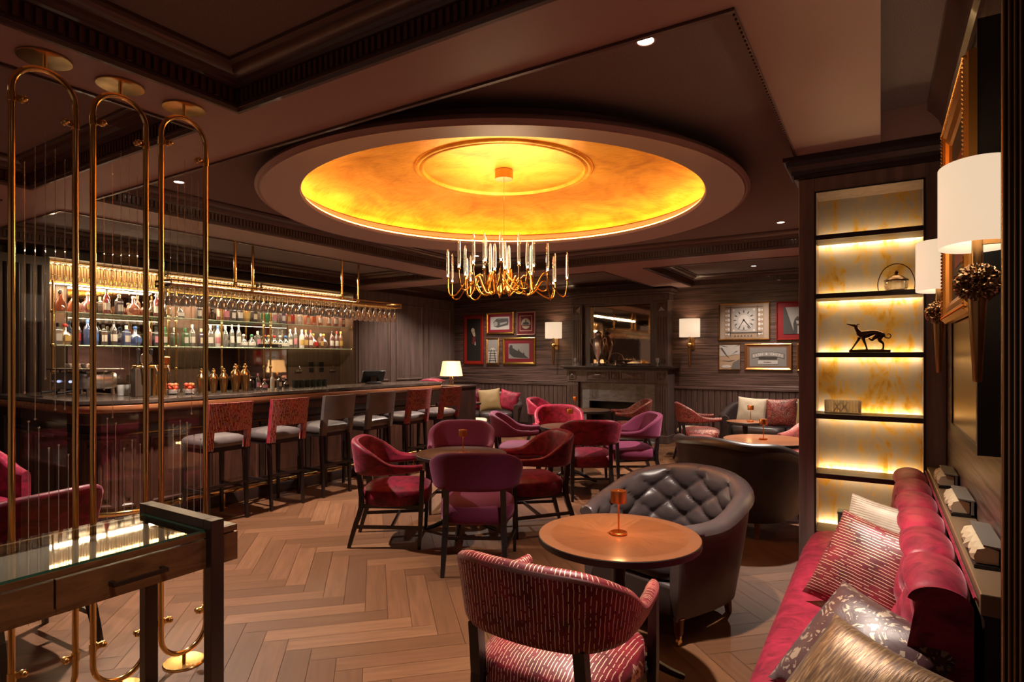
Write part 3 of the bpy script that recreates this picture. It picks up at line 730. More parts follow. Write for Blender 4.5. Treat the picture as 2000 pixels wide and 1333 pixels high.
# low stools
def stool(x, y, rz, mat, label, s=.16, h=.42):
    t = thing('footstool', label, 'stool', (x, y, 0), rz)
    c = MB(); cushion(c, s, s, h - .07, h - .012, 6, .02, 32); c.build('seat', mat, t, ang=1)
    MB().box(-s + .01, s - .01, -s + .01, s - .01, h - .11, h - .07).build('seat_frame', legwood, t, bevel=.004)
    for a in (-1, 1):
        for b_ in (-1, 1): MB().bar((a * (s - .03), b_ * (s - .03), h - .1), (a * (s - .02), b_ * (s - .02), 0), .035, .035, .025, .025).build('leg', legwood, t, smooth=False)
    return t
stool(-5.72, 8.05, 32, cream, 'cream square footstool in front of the far left leather sofa', .18)
stool(-2.35, 8.75, 10, cream, 'cream footstool half hidden behind the far red speckled armchair', .2)
stool(-1.65, 5.72, 20, patterned, 'orange-red patterned footstool to the left of the plain leather tub chair', .17, .36)
stool(-1.95, 7.72, 20, patterned, 'dark red patterned footstool between the speckled armchair and far right sofa', .15, .44)
# ================================================================ BAR
def barpath(o, y_end=6.72, tail=-7.3):
    """plan of the bar edge moved inwards by o"""
    P = [(tail, 2.18 + o)]
    r = .45
    for k in range(13):
        a = -pi / 2 + (pi / 2) * k / 12
        rr = max(r - o, .001); P.append((-5.75 + rr * math.cos(a), 2.63 + rr * math.sin(a)))
    P[1:14] = [(x, y) for x, y in P[1:14]]
    r2 = max(.16 - o * .3, .02)
    for k in range(7):
        a = (pi / 2) * k / 6; P.append((-5.3 - o - r2 + r2 * math.cos(a), y_end - o - r2 + r2 * math.sin(a)))
    P.append((-5.95, y_end - o))
    return P
bar = thing('bar_counter', 'long curved mahogany bar counter with dark stone top and panelled front', 'bar', (0, 0, 0))
stone, t, b = nt('dark_stone'); f = noise_(t, coords(t), 3, 6, .6, 1); t.links.new(ramp(t, f, [(.35, (.03, .022, .018)), (.6, (.07, .05, .04)), (.75, (.16, .12, .09))]), b.inputs['Base Color']); pset(b, rough=.16)
outer = barpath(0); poly = outer + [(-5.95, 2.85), (-7.3, 2.85)]
MB().prism(poly, 1.052, 1.088).build('countertop', stone, bar, smooth=False, bevel=.006)
def sweepbar(prof, name, mat, **k):
    rows = [[(x, y, z) for x, y in barpath(o)] for o, z in prof]
    m = MB(); m.grid(rows); return m.build(name, mat, bar, ang=.6)
sweepbar([(.06, 1.052), (.012, 1.05), (.002, 1.04), (0, 1.02), (.006, .995), (.02, .982), (.10, .978)], 'bar_rail', barrail)
sweepbar([(.085, .98), (.085, .965), (.10, .955), (.10, .885), (.11, .872), (.16, .868)], 'frieze', barwood)
sweepbar([(.155, .87), (.155, .80), (.135, .795), (.13, .785), (.165, .775)], 'upper_moulding', darkwood)
sweepbar([(.165, .78), (.165, .02)], 'front_panel', barwood)
sweepbar([(.12, 0), (.12, .10), (.13, .115), (.165, .12)], 'plinth', darkwood)
def panel_on(mb, p, d, n_, w, z0, z1):
    """raised frame on a vertical face; p centre (x, y), d along, n_ outward"""
    for din, h in (((0, .0), .016),):
        pass
    lv = [(0, .001), (.004, .016), (.022, .018), (.034, .005), (.05, .004), (.085, .014)]
    P = []
    for q, h in lv:
        row = []
        for sx, zz in ((-1, z0 + q), (1, z0 + q), (1, z1 - q), (-1, z1 - q)):
            a = sx * (w / 2 - q); row.append((p[0] + d[0] * a + n_[0] * h, p[1] + d[1] * a + n_[1] * h, zz))
        P.append(row)
    mb.grid(P, wv=True); mb.add(P[-1], [(0, 1, 2, 3)])
for k in range(7):
    m = MB(); panel_on(m, (-5.465, 2.98 + .575 * k), (0, 1), (1, 0), .50, .16, .75); m.build('raised_panel', barwood, bar, ang=.4)
    m = MB(); m.box(-5.47, -5.44, 2.98 + .575 * k + .262, 2.98 + .575 * k + .312, .12, .78); m.build('pilaster', darkwood, bar, smooth=False)
for a in (15, 45, 75):
    r = math.radians(-90 + a); m = MB(); panel_on(m, (-5.75 + .285 * math.cos(r), 2.63 + .285 * math.sin(r)), (-math.sin(r), math.cos(r)), (math.cos(r), math.sin(r)), .13, .16, .75); m.build('raised_panel', barwood, bar, ang=.4)
for k in range(3):
    m = MB(); panel_on(m, (-6.05 - .47 * k, 2.345), (1, 0), (0, -1), .42, .16, .75); m.build('raised_panel', barwood, bar, ang=.4)
# foot rail
fr = thing('foot_rail', 'polished brass foot rail along the base of the bar', 'foot rail', (0, 0, 0))
MB().tube([(-5.335, 2.95, .155), (-5.335, 6.72, .155)], .021, 12).build('rail', brass, fr)
pp = [(-5.75 + .47 * math.cos(math.radians(a)), 2.63 + .47 * math.sin(math.radians(a)), .155) for a in range(-90, -9, 8)]
MB().tube([(-6.6, 2.16, .155)] + pp + [(-5.335, 2.75, .155), (-5.335, 2.96, .155)], .021, 12).build('rail', brass, fr)
MB().sph((-5.335, 2.93, .155), .03, 10).build('rail_joint', brass, fr)
for y in (3.35, 4.25, 5.15, 6.05, 6.6):
    m = MB(); m.cyl((-5.335, y, .004), (-5.335, y, .155), .009, n=10); m.lathe([(.03, 0), (.03, .006), (.012, .012)], (-5.335, y, 0), 14); m.build('bracket', brass, fr)

# bar stools
def stool_meshes(mat):
    M = {}
    c = MB(); cushion(c, .21, .20, .655, .735, 7, .032, 44); M['seat'] = c.mesh('seat', greyl, ang=1)
    m = MB()
    def slab(x0, x1, z0, z1):
        n = 14; P = []
        for i in range(n + 1):
            x = x0 + (x1 - x0) * i / n; row = []
            for j in range(8):
                z = z0 + (z1 - z0) * j / 7; row.append((x, -.185 - .05 * (z - .7) / .35 - .03 * (1 - (x / .2) ** 2), z))
            row += [(p[0], p[1] - .042, p[2]) for p in row[::-1]]; P.append(row)
        m.grid(P, wv=True, uvs=lambda i, j: (P[min(i, n)][j % 16][0] + (.5 if j > 7 else 0), P[min(i, n)][j % 16][2])); k = len(m.v) - len(P) * 16
        m.f += [tuple(range(k + 15, k - 1, -1)), tuple(range(len(m.v) - 16, len(m.v)))]; m.uv += [None, None]
    slab(-.205, .205, .80, 1.05); slab(-.205, -.150, .64, .805); slab(.150, .205, .64, .805)
    M['backrest'] = m.mesh('backrest', mat, ang=.8)
    for a in (-1, 1):
        M['fl%d' % a] = MB().bar((a * .17, .16, .66), (a * .18, .175, 0), .036, .036, .024, .024).mesh('leg', legwood, smooth=False)
        M['rl%d' % a] = MB().bar((a * .178, -.175, .66), (a * .178, -.215, 0), .036, .036, .024, .024).mesh('leg', legwood, smooth=False)
    s = MB()
    for a in (-1, 1): s.bar((a * .178, .17, .28), (a * .178, -.20, .28), .018, .024)
    s.bar((-.178, .17, .24), (.178, .17, .24), .02, .026); s.bar((-.178, -.205, .33), (.178, -.205, .33), .018, .022)
    M['stretcher'] = s.mesh('stretcher', legwood, smooth=False)
    M['seat_frame'] = MB().box(-.19, .19, -.185, .18, .62, .66).mesh('seat_frame', legwood, smooth=False)
    return M
SM = {'striped': stool_meshes(striped), 'grey': stool_meshes(greyl), 'patterned': stool_meshes(patterned)}
for y, k, l in ((3.08, 'striped', 'bar stool with striped red back nearest the camera, behind the rightmost brass arch'), (3.69, 'striped', 'second bar stool along the counter, with a striped red back'),
                (4.30, 'grey', 'first of the two all-grey bar stools, with a smooth grey back'), (4.92, 'grey', 'farther of the two all-grey leather bar stools'),
                (5.57, 'patterned', 'fifth bar stool along the counter, with a red speckled back'), (6.20, 'patterned', 'farthest bar stool, with a red speckled back beside the counter end')):
    t = thing('bar_stool', l, 'bar stool', (-5.06, y, 0), 90, 'bar stools along the counter'); t.scale = (1, 1, 1); parts_from(t, SM[k])

# back bar: wall unit with mirrors, shelves, arched lattice
BX = -7.72
bb = thing('back_bar', 'tall wooden back bar with mirrored panels, lit cornice and lower counter', 'bar cabinet', (0, 0, 0))
mirror = plain('smoked_mirror', (.50, .44, .38), .04, metal=1)
brownpanel = wood('warm_panel', (.06, .034, .024), (.12, .068, .045), (14, 14, 1), .4)
MB().box(XL, BX, 2.70, 6.95, .0, 2.5).build('carcass', darkwood, bb, smooth=False)
MB().box(XL, -7.37, 2.62, 7.0, 2.49, 2.6).build('cornice', darkwood, bb, smooth=False, bevel=.02)
for a, b_ in ((2.98, 3.95), (4.55, 5.85)): MB().box(BX, BX + .012, a, b_, 1.0, 2.24).build('mirror', mirror, bb, smooth=False)
for a, b_ in ((2.72, 2.96), (3.97, 4.53), (5.87, 6.93)): MB().box(BX, BX + .02, a, b_, .95, 2.26).build('wall_panel', brownpanel, bb, smooth=False)
MB().box(BX, BX + .33, 6.90, 6.95, .9, 2.5).build('end_panel', brownpanel, bb, smooth=False)
MB().box(BX, -7.25, 2.72, 6.9, .86, .90).build('work_counter', stone, bb, smooth=False)
MB().box(BX, -7.28, 2.72, 6.9, 0, .86).build('base_cabinet', darkwood, bb, smooth=False)
# tall fluted end panel at the left
m = MB(); m.box(XL, -7.40, 1.95, 2.70, 0, 2.49)
for k in range(7): m.cyl((-7.40, 2.05 + k * .095, .2), (-7.40, 2.05 + k * .095, 2.40), .026, n=12)
m.box(-7.42, -7.37, 1.95, 2.0, .1, 2.49); m.build('fluted_panel', darkwood, bb, ang=.5)
# lit arched lattice panels
lit = emis('warm_back_glow', (1, .74, .4), 1.1)
yy = [(2.72, 3.93), (4.0, 5.25), (5.32, 6.86)]
for qi, (a, b_) in enumerate(yy):
    t = MB().box(BX + .05, BX + .06, a, b_, 2.27, 2.48).build('lattice_back', plain('lattice_back', (.15, .10, .06), .45), bb, smooth=False)
    m = MB(); m.box(-7.60, -7.575, a, b_, 2.478, 2.49); m.box(-7.60, -7.575, a, b_, 2.255, 2.268); m.box(-7.60, -7.58, a, a + .02, 2.26, 2.49); m.box(-7.60, -7.58, b_ - .02, b_, 2.26, 2.49)
    m.build('frame', gold, t, smooth=False)
    m = MB(); y = a + .045
    while y < b_ - .04:
        P = [(-7.585, y + .016 * math.cos(q), (2.455 if math.sin(q) > 0 else 2.30) + .016 * math.sin(q)) for q in [2 * pi * k / 12 for k in range(12)]]
        m.tube(P, .0042, 5, closed=True)
        y += .056
        if y < b_ - .05: m.tube([(-7.585, y - .040, 2.335), (-7.585, y - .016, 2.335)], .005, 5)
    m.build('lattice', gold, t)
    m = MB(); m.box(-7.648, -7.638, a + .02, b_ - .02, 2.468, 2.476); m.build('led_strip', emis('led_white', (1, .70, .36), 3.5), t, smooth=False)
    if qi == 0: m = MB(); m.box(-7.60, -7.56, a, b_, 2.238, 2.246); m.build('lower_led_strip', emis('led_bright', (1, .78, .5), 20), t, smooth=False)
    lamp('AREA', 'lattice_backlight', (-7.61, (a + b_) / 2, 2.462), 7, (1, .66, .3), b_ - a, (0, 0, pi / 2), t, sy=.03)
    lamp('AREA', 'lattice_wash', (-7.54, (a + b_) / 2, 2.23), 16, (1, .72, .42), b_ - a, (0, 0, pi / 2), t, sy=.04)
# brass posts and glass shelves
gshelf = glass('shelf_glass', (.80, .9, .82), .9, .1)
post = bb
for y in (3.93, 4.02, 5.25, 5.36, 4.62, 2.735):
    m = MB(); m.cyl((-7.42, y, .9), (-7.42, y, 2.26), .013, n=10)
    for z in (.94, 1.30, 1.57, 1.93): m.lathe([(.013, -.02), (.022, -.012), (.022, .012), (.013, .02)], (-7.42, y, z), 10)
    m.build('post', brass, post)
for z, l in ((1.575, 'lower glass bottle shelf with a green edge on the back bar'), (1.93, 'upper glass bottle shelf with a green edge on the back bar')):
    t = MB().box(-7.66, -7.38, 2.75, 6.82, z - .012, z).build('glass_shelf', gshelf, bb, smooth=False)
    MB().cyl((-7.375, 2.75, z - .006), (-7.375, 6.84, z - .006), .007, n=8).build('edge_rail', plain('shelf_edge', (.55, .68, .5), .2, metal=.4), t)
    MB().sph((-7.375, 6.85, z - .006), .016, 8).build('end_knob', brass, t)
lamp('AREA', 'shelf_fill', (-7.42, 4.8, 1.90), 12, (1, .76, .5), 4.0, (0, 0, pi / 2), bb, sy=.05)  # area light without a fixture, added to brighten the lower bottles
lamp('AREA', 'rack_fill', (-6.25, 4.5, 2.50), 45, (1, .78, .55), 3.0, (0, 0, pi / 2), bb, sy=.05)  # area light without a fixture, added to brighten the hanging glasses

# bottles ---------------------------------------------------------------
def liquid(name, c): return glass('liquid_' + name, c, .8, .55, .04)
LQ = {'clear': glass('clear_bottle', (.86, .9, .88), 1.0, .22, .03), 'amber': liquid('amber', (.42, .11, .015)), 'red': liquid('red', (.3, .012, .008)), 'green': liquid('green', (.05, .35, .08)), 'blue': liquid('blue', (.05, .2, .6)),
      'dark': liquid('dark', (.05, .02, .015)), 'orange': liquid('orange', (.6, .17, .02)), 'gold': liquid('gold', (.8, .5, .1)), 'white': plain('white_bottle', (.7, .66, .6), .25), 'purple': liquid('purple', (.12, .03, .16))}
LB = {'white': (.75, .70, .62), 'cream': (.70, .56, .36), 'black': (.02, .018, .016), 'red': (.5, .03, .02), 'gold': (.65, .42, .12), 'blue': (.06, .16, .45), 'green': (.05, .25, .1), 'pink': (.65, .25, .3)}
SH = {'tall': ([(.036, 0), (.037, .01), (.037, .17), (.03, .20), (.014, .225), (.013, .275)], .275, .05, .13),
      'square': ([(.046, 0), (.048, .01), (.048, .15), (.040, .172), (.015, .19), (.014, .225)], .225, .045, .12),
      'squat': ([(.05, 0), (.055, .012), (.05, .07), (.035, .105), (.016, .12), (.015, .15)], .15, .03, .075),
      'round': ([(.04, 0), (.066, .03), (.075, .075), (.06, .12), (.02, .15), (.017, .20)], .20, .045, .10),
      'slim': ([(.03, 0), (.031, .01), (.030, .19), (.022, .23), (.012, .25), (.011, .30)], .30, .06, .15),
      'decanter': ([(.06, 0), (.062, .01), (.055, .09), (.03, .14), (.02, .16), (.02, .20)], .20, .02, .06)}
BM = {}
def bottle(shape, col, lab, cap, x, y, z, label, group, s=1.0, name='liquor_bottle'):
    key = (shape, col)
    if key not in BM:
        pr, h, l0, l1 = SH[shape]
        n = 4 if shape == 'square' else 20
        mb = MB().lathe(pr, n=n)
        if n == 4: mb.xform(Matrix.Rotation(pi / 4, 4, 'Z'))
        BM[key] = mb.mesh('bottle_' + shape, LQ[col], ang=.9)
    o = bpy.data.objects.new(name, BM[key]); COL.objects.link(o); o.location = (x - (.05 if shape == 'round' else 0), y, z); o.scale = (s, s, s)
    tag(o, label, 'bottle', group)
    pr, h, l0, l1 = SH[shape]
    if lab:
        k2 = ('lab', shape, lab)
        if k2 not in BM:
            rr = max(r for r, zz in pr if l0 - .06 <= zz <= l1 + .02) * 1.02
            if shape == 'round': rr = .05
            if shape == 'square': mb = MB().box(rr * .715, rr * .73, -rr * .55, rr * .55, l0, l1)
            elif shape in ('round',): mb = MB().box(.066, .078, -.03, .03, l0, l1)
            else:
                P = [[(rr * math.cos(a), rr * math.sin(a), zz) for a in [(-1.2 + 2.4 * i / 10) for i in range(11)]] for zz in (l0, l1)]; mb = MB().grid(P)
            BM[k2] = mb.mesh('label', plain('label_' + lab, LB[lab], .5), smooth=True)
        c = bpy.data.objects.new('label', BM[k2]); COL.objects.link(c); c.parent = o
    k3 = ('cap', shape, cap)
    if k3 not in BM:
        r = pr[-1][0]
        if shape in ('squat', 'decanter', 'round'): mb = MB().lathe([(r * .9, h - .01), (r * .9, h), (.021, h + .006), (.024, h + .02), (.017, h + .034), (.002, h + .037)], n=14)
        else: mb = MB().lathe([(r * 1.15, h - .03), (r * 1.2, h + .008), (r * .9, h + .012)], n=12)
        BM[k3] = mb.mesh('cap', plain('cap_' + cap, LB[cap] if cap in LB else (.5, .5, .5), .35), ang=.8)
    c = bpy.data.objects.new('cap', BM[k3]); COL.objects.link(c); c.parent = o
    return o
ordn = ['first', 'second', 'third', 'fourth', 'fifth', 'sixth', 'seventh', 'eighth', 'ninth', 'tenth', 'eleventh', 'twelfth', 'thirteenth', 'fourteenth', 'fifteenth', 'sixteenth', 'seventeenth', 'eighteenth', 'nineteenth', 'twentieth',
        'twenty-first', 'twenty-second', 'twenty-third', 'twenty-fourth', 'twenty-fifth', 'twenty-sixth', 'twenty-seventh', 'twenty-eighth', 'twenty-ninth', 'thirtieth', 'thirty-first', 'thirty-second', 'thirty-third', 'thirty-fourth', 'thirty-fifth', 'thirty-sixth', 'thirty-seventh', 'thirty-eighth', 'thirty-ninth', 'fortieth']
lower = [(2.80, 'square', 'clear', 'white', 'black'), (2.89, 'round', 'gold', 'gold', 'red'), (2.99, 'tall', 'red', 'red', 'red'), (3.08, 'tall', 'blue', None, 'blue'), (3.16, 'tall', 'blue', 'blue', 'blue'), (3.25, 'square', 'dark', 'white', 'black'),
         (3.36, 'tall', 'dark', 'white', 'black'), (3.48, 'square', 'blue', 'white', 'white'), (3.60, 'round', 'blue', 'blue', 'blue'), (3.73, 'tall', 'orange', None, 'gold'), (3.82, 'square', 'dark', 'pink', 'black'), (3.92, 'square', 'green', 'white', 'green'),
         (4.05, 'square', 'clear', 'green', 'white'), (4.16, 'square', 'green', 'white', 'green'), (4.27, 'tall', 'clear', 'white', 'white'), (4.38, 'square', 'purple', 'cream', 'cream'), (4.50, 'tall', 'clear', 'white', 'white'), (4.60, 'tall', 'white', 'pink', 'blue'),
         (4.72, 'tall', 'clear', None, 'white'), (4.82, 'slim', 'clear', 'white', 'white'), (4.91, 'slim', 'clear', 'white', 'white'), (5.00, 'squat', 'clear', 'white', 'white'), (5.10, 'squat', 'clear', 'white', 'green'), (5.21, 'square', 'clear', 'pink', 'white'), (5.30, 'squat', 'clear', 'cream', 'red'),
         (5.39, 'squat', 'clear', 'gold', 'gold'), (5.48, 'squat', 'clear', 'cream', 'red'), (5.58, 'squat', 'clear', 'white', 'white'), (5.67, 'squat', 'clear', 'white', 'blue'), (5.76, 'tall', 'clear', 'white', 'white'), (5.86, 'slim', 'clear', 'pink', 'white'), (5.95, 'tall', 'white', 'gold', 'white'), (6.04, 'tall', 'amber', 'gold', 'gold'),
         (6.13, 'tall', 'amber', 'white', 'red'), (6.22, 'round', 'orange', 'red', 'gold'), (6.32, 'square', 'amber', 'gold', 'white'), (6.42, 'round', 'amber', None, 'gold'), (6.53, 'tall', 'red', 'white', 'black'), (6.63, 'tall', 'red', 'white', 'red'), (6.73, 'tall', 'orange', 'gold', 'gold')]
for i, (y, sh, c, l, cp) in enumerate(lower):
    bottle(sh, c, l, cp, -7.50 + random.uniform(-.02, .03), y, 1.576, '%s %s bottle, %s along the lower bar shelf from the camera end' % (sh if sh != 'round' else 'bulbous', c, ordn[i]), 'liquor bottles on the lower bar shelf')
upper = [(2.82, 'decanter', 'amber', None, 'white'), (2.95, 'decanter', 'orange', None, 'gold'), (3.12, 'round', 'red', 'gold', 'gold'), (3.27, 'tall', 'red', 'white', 'white'), (3.40, 'square', 'dark', 'white', 'white'), (3.58, 'round', 'amber', None, 'white'), (3.70, 'squat', 'amber', None, 'white'),
         (3.82, 'tall', 'red', 'white', 'white'), (3.96, 'round', 'dark', 'cream', 'white'), (4.12, 'squat', 'dark', 'white', 'gold'), (4.36, 'square', 'dark', 'white', 'red'), (4.62, 'tall', 'amber', 'white', 'gold'), (4.73, 'tall', 'red', 'pink', 'black'), (4.83, 'square', 'dark', 'white', 'black'),
         (4.95, 'tall', 'dark', 'white', 'black'), (5.05, 'tall', 'gold', 'gold', 'gold'), (5.16, 'square', 'dark', 'cream', 'black'), (5.28, 'tall', 'clear', 'green', 'white'), (5.38, 'tall', 'green', 'green', 'green'), (5.49, 'tall', 'clear', 'pink', 'white'), (5.60, 'square', 'purple', 'white', 'black'), (5.70, 'square', 'orange', 'gold', 'red'),
         (5.80, 'tall', 'red', 'red', 'red'), (5.90, 'tall', 'clear', 'white', 'white'), (6.05, 'square', 'orange', 'cream', 'black'), (6.16, 'square', 'orange', None, 'black'), (6.30, 'tall', 'amber', 'white', 'black'), (6.46, 'tall', 'amber', 'white', 'black'), (6.60, 'tall', 'red', 'white', 'white'), (6.74, 'square', 'red', 'cream', 'black')]
for i, (y, sh, c, l, cp) in enumerate(upper):
    bottle(sh, c, l, cp, -7.50 + random.uniform(-.02, .03), y, 1.931, '%s %s bottle, %s along the upper bar shelf from the camera end' % (sh if sh != 'round' else 'bulbous', c, ordn[i]), 'liquor bottles on the upper bar shelf')
# small black rack with medallion under the squat bottles
t = thing('bottle_display_stand', 'low black display stand with a round medallion among the squat bottles', 'stand', (0, 0, 0))
MB().box(-7.44, -7.41, 5.18, 5.54, 1.576, 1.63).build('front_plate', black, t, smooth=False); MB().cyl((-7.41, 5.50, 1.604), (-7.402, 5.50, 1.604), .022, n=20).build('medallion', silver, t)

# hanging brass glass rack
rk = thing('hanging_glass_rack', 'long brass stemware rack hung over the bar on brass rods', 'glass rack', (0, 0, 0))
RX0, RX1, RY0, RY1, RZ = -5.86, -5.58, 2.98, 6.08, 2.12
m = MB(); m.tube([(RX0, RY0, RZ), (RX1, RY0, RZ), (RX1, RY1, RZ), (RX0, RY1, RZ)], .011, 8, closed=True); m.build('lower_frame', brass, rk)
m = MB(); m.tube([(RX0, RY0, RZ + .045), (RX1, RY0, RZ + .045), (RX1, RY1, RZ + .045), (RX0, RY1, RZ + .045)], .009, 8, closed=True)
for y in (RY0, 3.7, 4.45, 5.2, RY1):
    for x in (RX0, RX1): m.cyl((x, y, RZ), (x, y, RZ + .045), .007, n=8)
m.build('upper_frame', brass, rk)
m = MB()
ny = 32; ys_ = [RY0 + .06 + k * (RY1 - RY0 - .12) / (ny - 1) for k in range(ny)]
for y in ys_:
    for s in (-1, 1): m.box(RX0, RX1, y + s * .021 - .004, y + s * .021 + .004, RZ - .004, RZ + .004)
m.build('glass_runner', brass, rk, smooth=False)
for x, y in ((RX1, 3.62), (RX0, 4.01), (RX1, 5.03), (RX0, 5.56)):
    m = MB(); m.cyl((x, y, RZ + .04), (x, y, CEIL if x < -5.6 else BEAM), .014, n=10); m.lathe([(.014, .0), (.022, .01), (.022, .03), (.014, .04)], (x, y, RZ + .05), 12); m.build('hanging_rod', brass, rk)
stemg = glass('stemware', (.98, .97, .95), 1.6, .42, .03)
wine = MB().lathe([(.001, 0), (.034, -.002), (.034, -.004), (.006, -.008), (.0035, -.02), (.0035, -.085), (.012, -.094), (.032, -.112), (.040, -.14), (.036, -.185), (.0345, -.185), (.0385, -.14), (.03, -.114), (.01, -.097)], n=16, caps=False).mesh('wine_glass', stemg, ang=1.2)
flute = MB().lathe([(.001, 0), (.03, -.002), (.03, -.004), (.005, -.008), (.0035, -.02), (.0035, -.07), (.012, -.085), (.022, -.11), (.023, -.16), (.019, -.205), (.0178, -.205), (.0215, -.16), (.02, -.112), (.009, -.09)], n=14, caps=False).mesh('flute_glass', glass('flute_tint', (1, .87, .78), 1.3, .22, .03), ang=1.2)
for i, y in enumerate(ys_):
    for j, x in enumerate((-5.80, -5.72, -5.64)):
        fl = i >= ny - 8
        o = bpy.data.objects.new('champagne_flute' if fl else 'wine_glass', flute if fl else wine); COL.objects.link(o)
        o.location = (x, y, RZ + .008 - .002); s = 1.0 if fl else random.uniform(.93, 1.06); o.scale = (s, s, s); o.rotation_euler.z = 0
        if fl: tag(o, 'slim flute hanging upside down at the far end of the brass rack', 'glass', 'flutes at the far end of the hanging rack')
        else: tag(o, 'clear wine glass hanging upside down from the brass rack over the bar', 'glass', 'wine glasses on the hanging rack')

# things on and behind the counter -----------------------------------------
CT = 1.088
t = thing('beer_tower', 'brass topped beer tap tower with black tap handles on the bar', 'beer tap', (-5.72, 2.87, CT))
MB().box(-.05, .05, -.15, .15, .255, .285).build('crossbar', brass, t, bevel=.012)
MB().box(-.045, .045, -.155, -.02, 0, .255).build('column', plain('tower_brown', (.10, .07, .05), .3, metal=.6), t, bevel=.004)
for k, y in enumerate((.02, .07, .12)): MB().cyl((0, y, 0), (0, y, .255), .022, n=16).build('pillar', brass, t)
for y in (-.11, .0, .11):
    m = MB(); m.lathe([(.012, 0), (.018, .03), (.01, .05), (.015, .1), (.018, .14), (.006, .155)], (.0, y, .285), 12); m.build('tap_handle', black, t)
    m = MB(); m.tube([(.04, y, .27), (.09, y, .27), (.105, y, .24), (.105, y, .2)], .008, 8); m.build('spout', steel, t)
m = MB(); m.cyl((.03, -.06, .34), (.04, -.06, .34), .055, n=24); m.build('medallion', steel, t)
m = MB(); m.cyl((.0, .13, .3), (.012, .13, .36), .035, n=20); m.build('badge', copper, t)
t = thing('coffee_machine', 'wide polished chrome espresso machine at the camera end of the bar', 'coffee machine', (-6.42, 2.62, CT), 8)
c = MB(); cushion(c, .30, .16, .06, .21, 5, .01, 40); c.build('body', silver, t, ang=1)
MB().box(-.34, .34, -.15, .15, .235, .25).build('cup_tray', steel, t, bevel=.004)
for a in (-1, 1):
    for b_ in (-1, 1): MB().cyl((a * .25, b_ * .11, 0), (a * .22, b_ * .1, .235), .018, n=10).build('foot', steel, t)
for k in range(5): MB().sph((-.2 + k * .09, -.165, .13), .013, 6).build('button', emis('machine_button', (.5, .6, 1), .8) if k % 2 else steel, t)
for a in (-.12, .12): MB().tube([(a, -.15, .05), (a, -.26, .035), (a, -.3, .035)], .011, 8).build('portafilter', black, t)
for k in range(3): MB().lathe([(.02, 0), (.035, .005), (.04, .04), (.038, .042), (.015, .03)], (-.24 + k * .13, .0, .25), 14).build('milk_pot', silver, t)
MB().box(-.1, .1, -.4, -.05, 0, .012).build('drip_tray', steel, t)
# cocktail shakers
shk = MB().lathe([(.028, 0), (.032, .01), (.045, .11), (.047, .16), (.040, .195), (.022, .215), (.02, .225), (.021, .245), (.012, .256), (.001, .258)], n=24)
shm = shk.mesh('shaker_body', brassd, ang=1)
for k, (x, y, s) in enumerate(((-5.72, 3.35, .88), (-5.72, 3.475, .88), (-5.72, 3.585, .88), (-5.72, 3.715, 1.04), (-5.72, 3.825, 1.04))):
    o = bpy.data.objects.new('cocktail_shaker', shm); COL.objects.link(o); o.location = (x, y, CT); o.scale = (s, s, s)
    tag(o, ['short bronze cocktail shaker just right of the fruit bowl', 'left bronze shaker of the middle pair on the bar', 'right bronze shaker of the middle pair on the bar', 'tall bronze shaker, left of the two tallest', 'tall bronze shaker, right of the two tallest'][k], 'cocktail shaker', 'bronze cocktail shakers on the bar')
    m = MB().lathe([(.0475, .158), (.0485, .162), (.0475, .166)], n=24, caps=False); m.build('band', brass, o)
    MB().lathe([(.012, .25), (.016, .262), (.012, .274), (.001, .276)], n=14).build('lid_knob', brass, o)
# wicker fruit bowls and syrup bottles, glass jars
for k, (x, y) in enumerate(((-5.76, 3.09), (-5.68, 3.21))):
    t = thing('fruit_bowl', ['glass bowl of sliced fruit beside the beer tower', 'glass bowl of orange fruit before the first shaker'][k], 'bowl', (x, y, CT))
    MB().lathe([(.03, 0), (.055, .01), (.065, .05), (.062, .05), (.05, .014)], n=20, caps=False).build('bowl', stemg, t)
    for q in range(9):
        a = q * .7 + k; MB().sph((.03 * math.cos(a), .03 * math.sin(a), .035 + .028 * (q % 3)), .022, 6, (1, 1, .8)).build('fruit_piece', plain('fruit_%d' % (q % 2), [(.55, .16, .05), (.6, .05, .02)][q % 2], .4), t)
for k, (y, sh, c, l, cp) in enumerate(((3.94, 'square', 'dark', 'black', 'black'), (4.02, 'tall', 'dark', 'pink', 'pink'), (4.10, 'squat', 'dark', 'pink', 'pink'), (4.20, 'tall', 'white', 'cream', 'cream'), (4.29, 'square', 'dark', 'white', 'black'), (4.38, 'squat', 'dark', 'black', 'black'))):
    bottle(sh, c, l, cp, -5.78, y, CT, ['black square mixer bottle on the counter right of the tall shakers', 'dark bottle with pink wrap standing on the counter', 'squat dark bottle with pink label on the counter', 'cream bottle standing among dark bottles on the counter', 'dark square bottle with white label on the counter beside the cream one', 'squat black bottle last in the row on the counter'][k], 'mixer bottles on the counter', .62)
for k in range(6):
    o = MB().lathe([(.03, 0), (.034, .004), (.036, .085), (.034, .085), (.031, .01)], n=18, caps=False).build('dark_tumbler', plain('green_black', (.02, .03, .022), .25)); o.location = (-5.80 + .0, 4.52 + k * .085, CT)
    tag(o, 'dark green tumbler in the row on the bar counter before the terminal', 'tumbler', 'dark tumblers on the counter')
for k in range(5):
    o = MB().lathe([(.026, 0), (.03, .004), (.036, .10), (.034, .10), (.028, .01)], n=16, caps=False).build('water_glass', stemg); o.location = (-5.95 - .02 * (k % 2), 2.72 + k * .085 if k < 3 else 2.5 + k * .08, CT)
    tag(o, 'clear tumbler between the espresso machine and beer tower', 'glass', 'clear tumblers by the espresso machine')
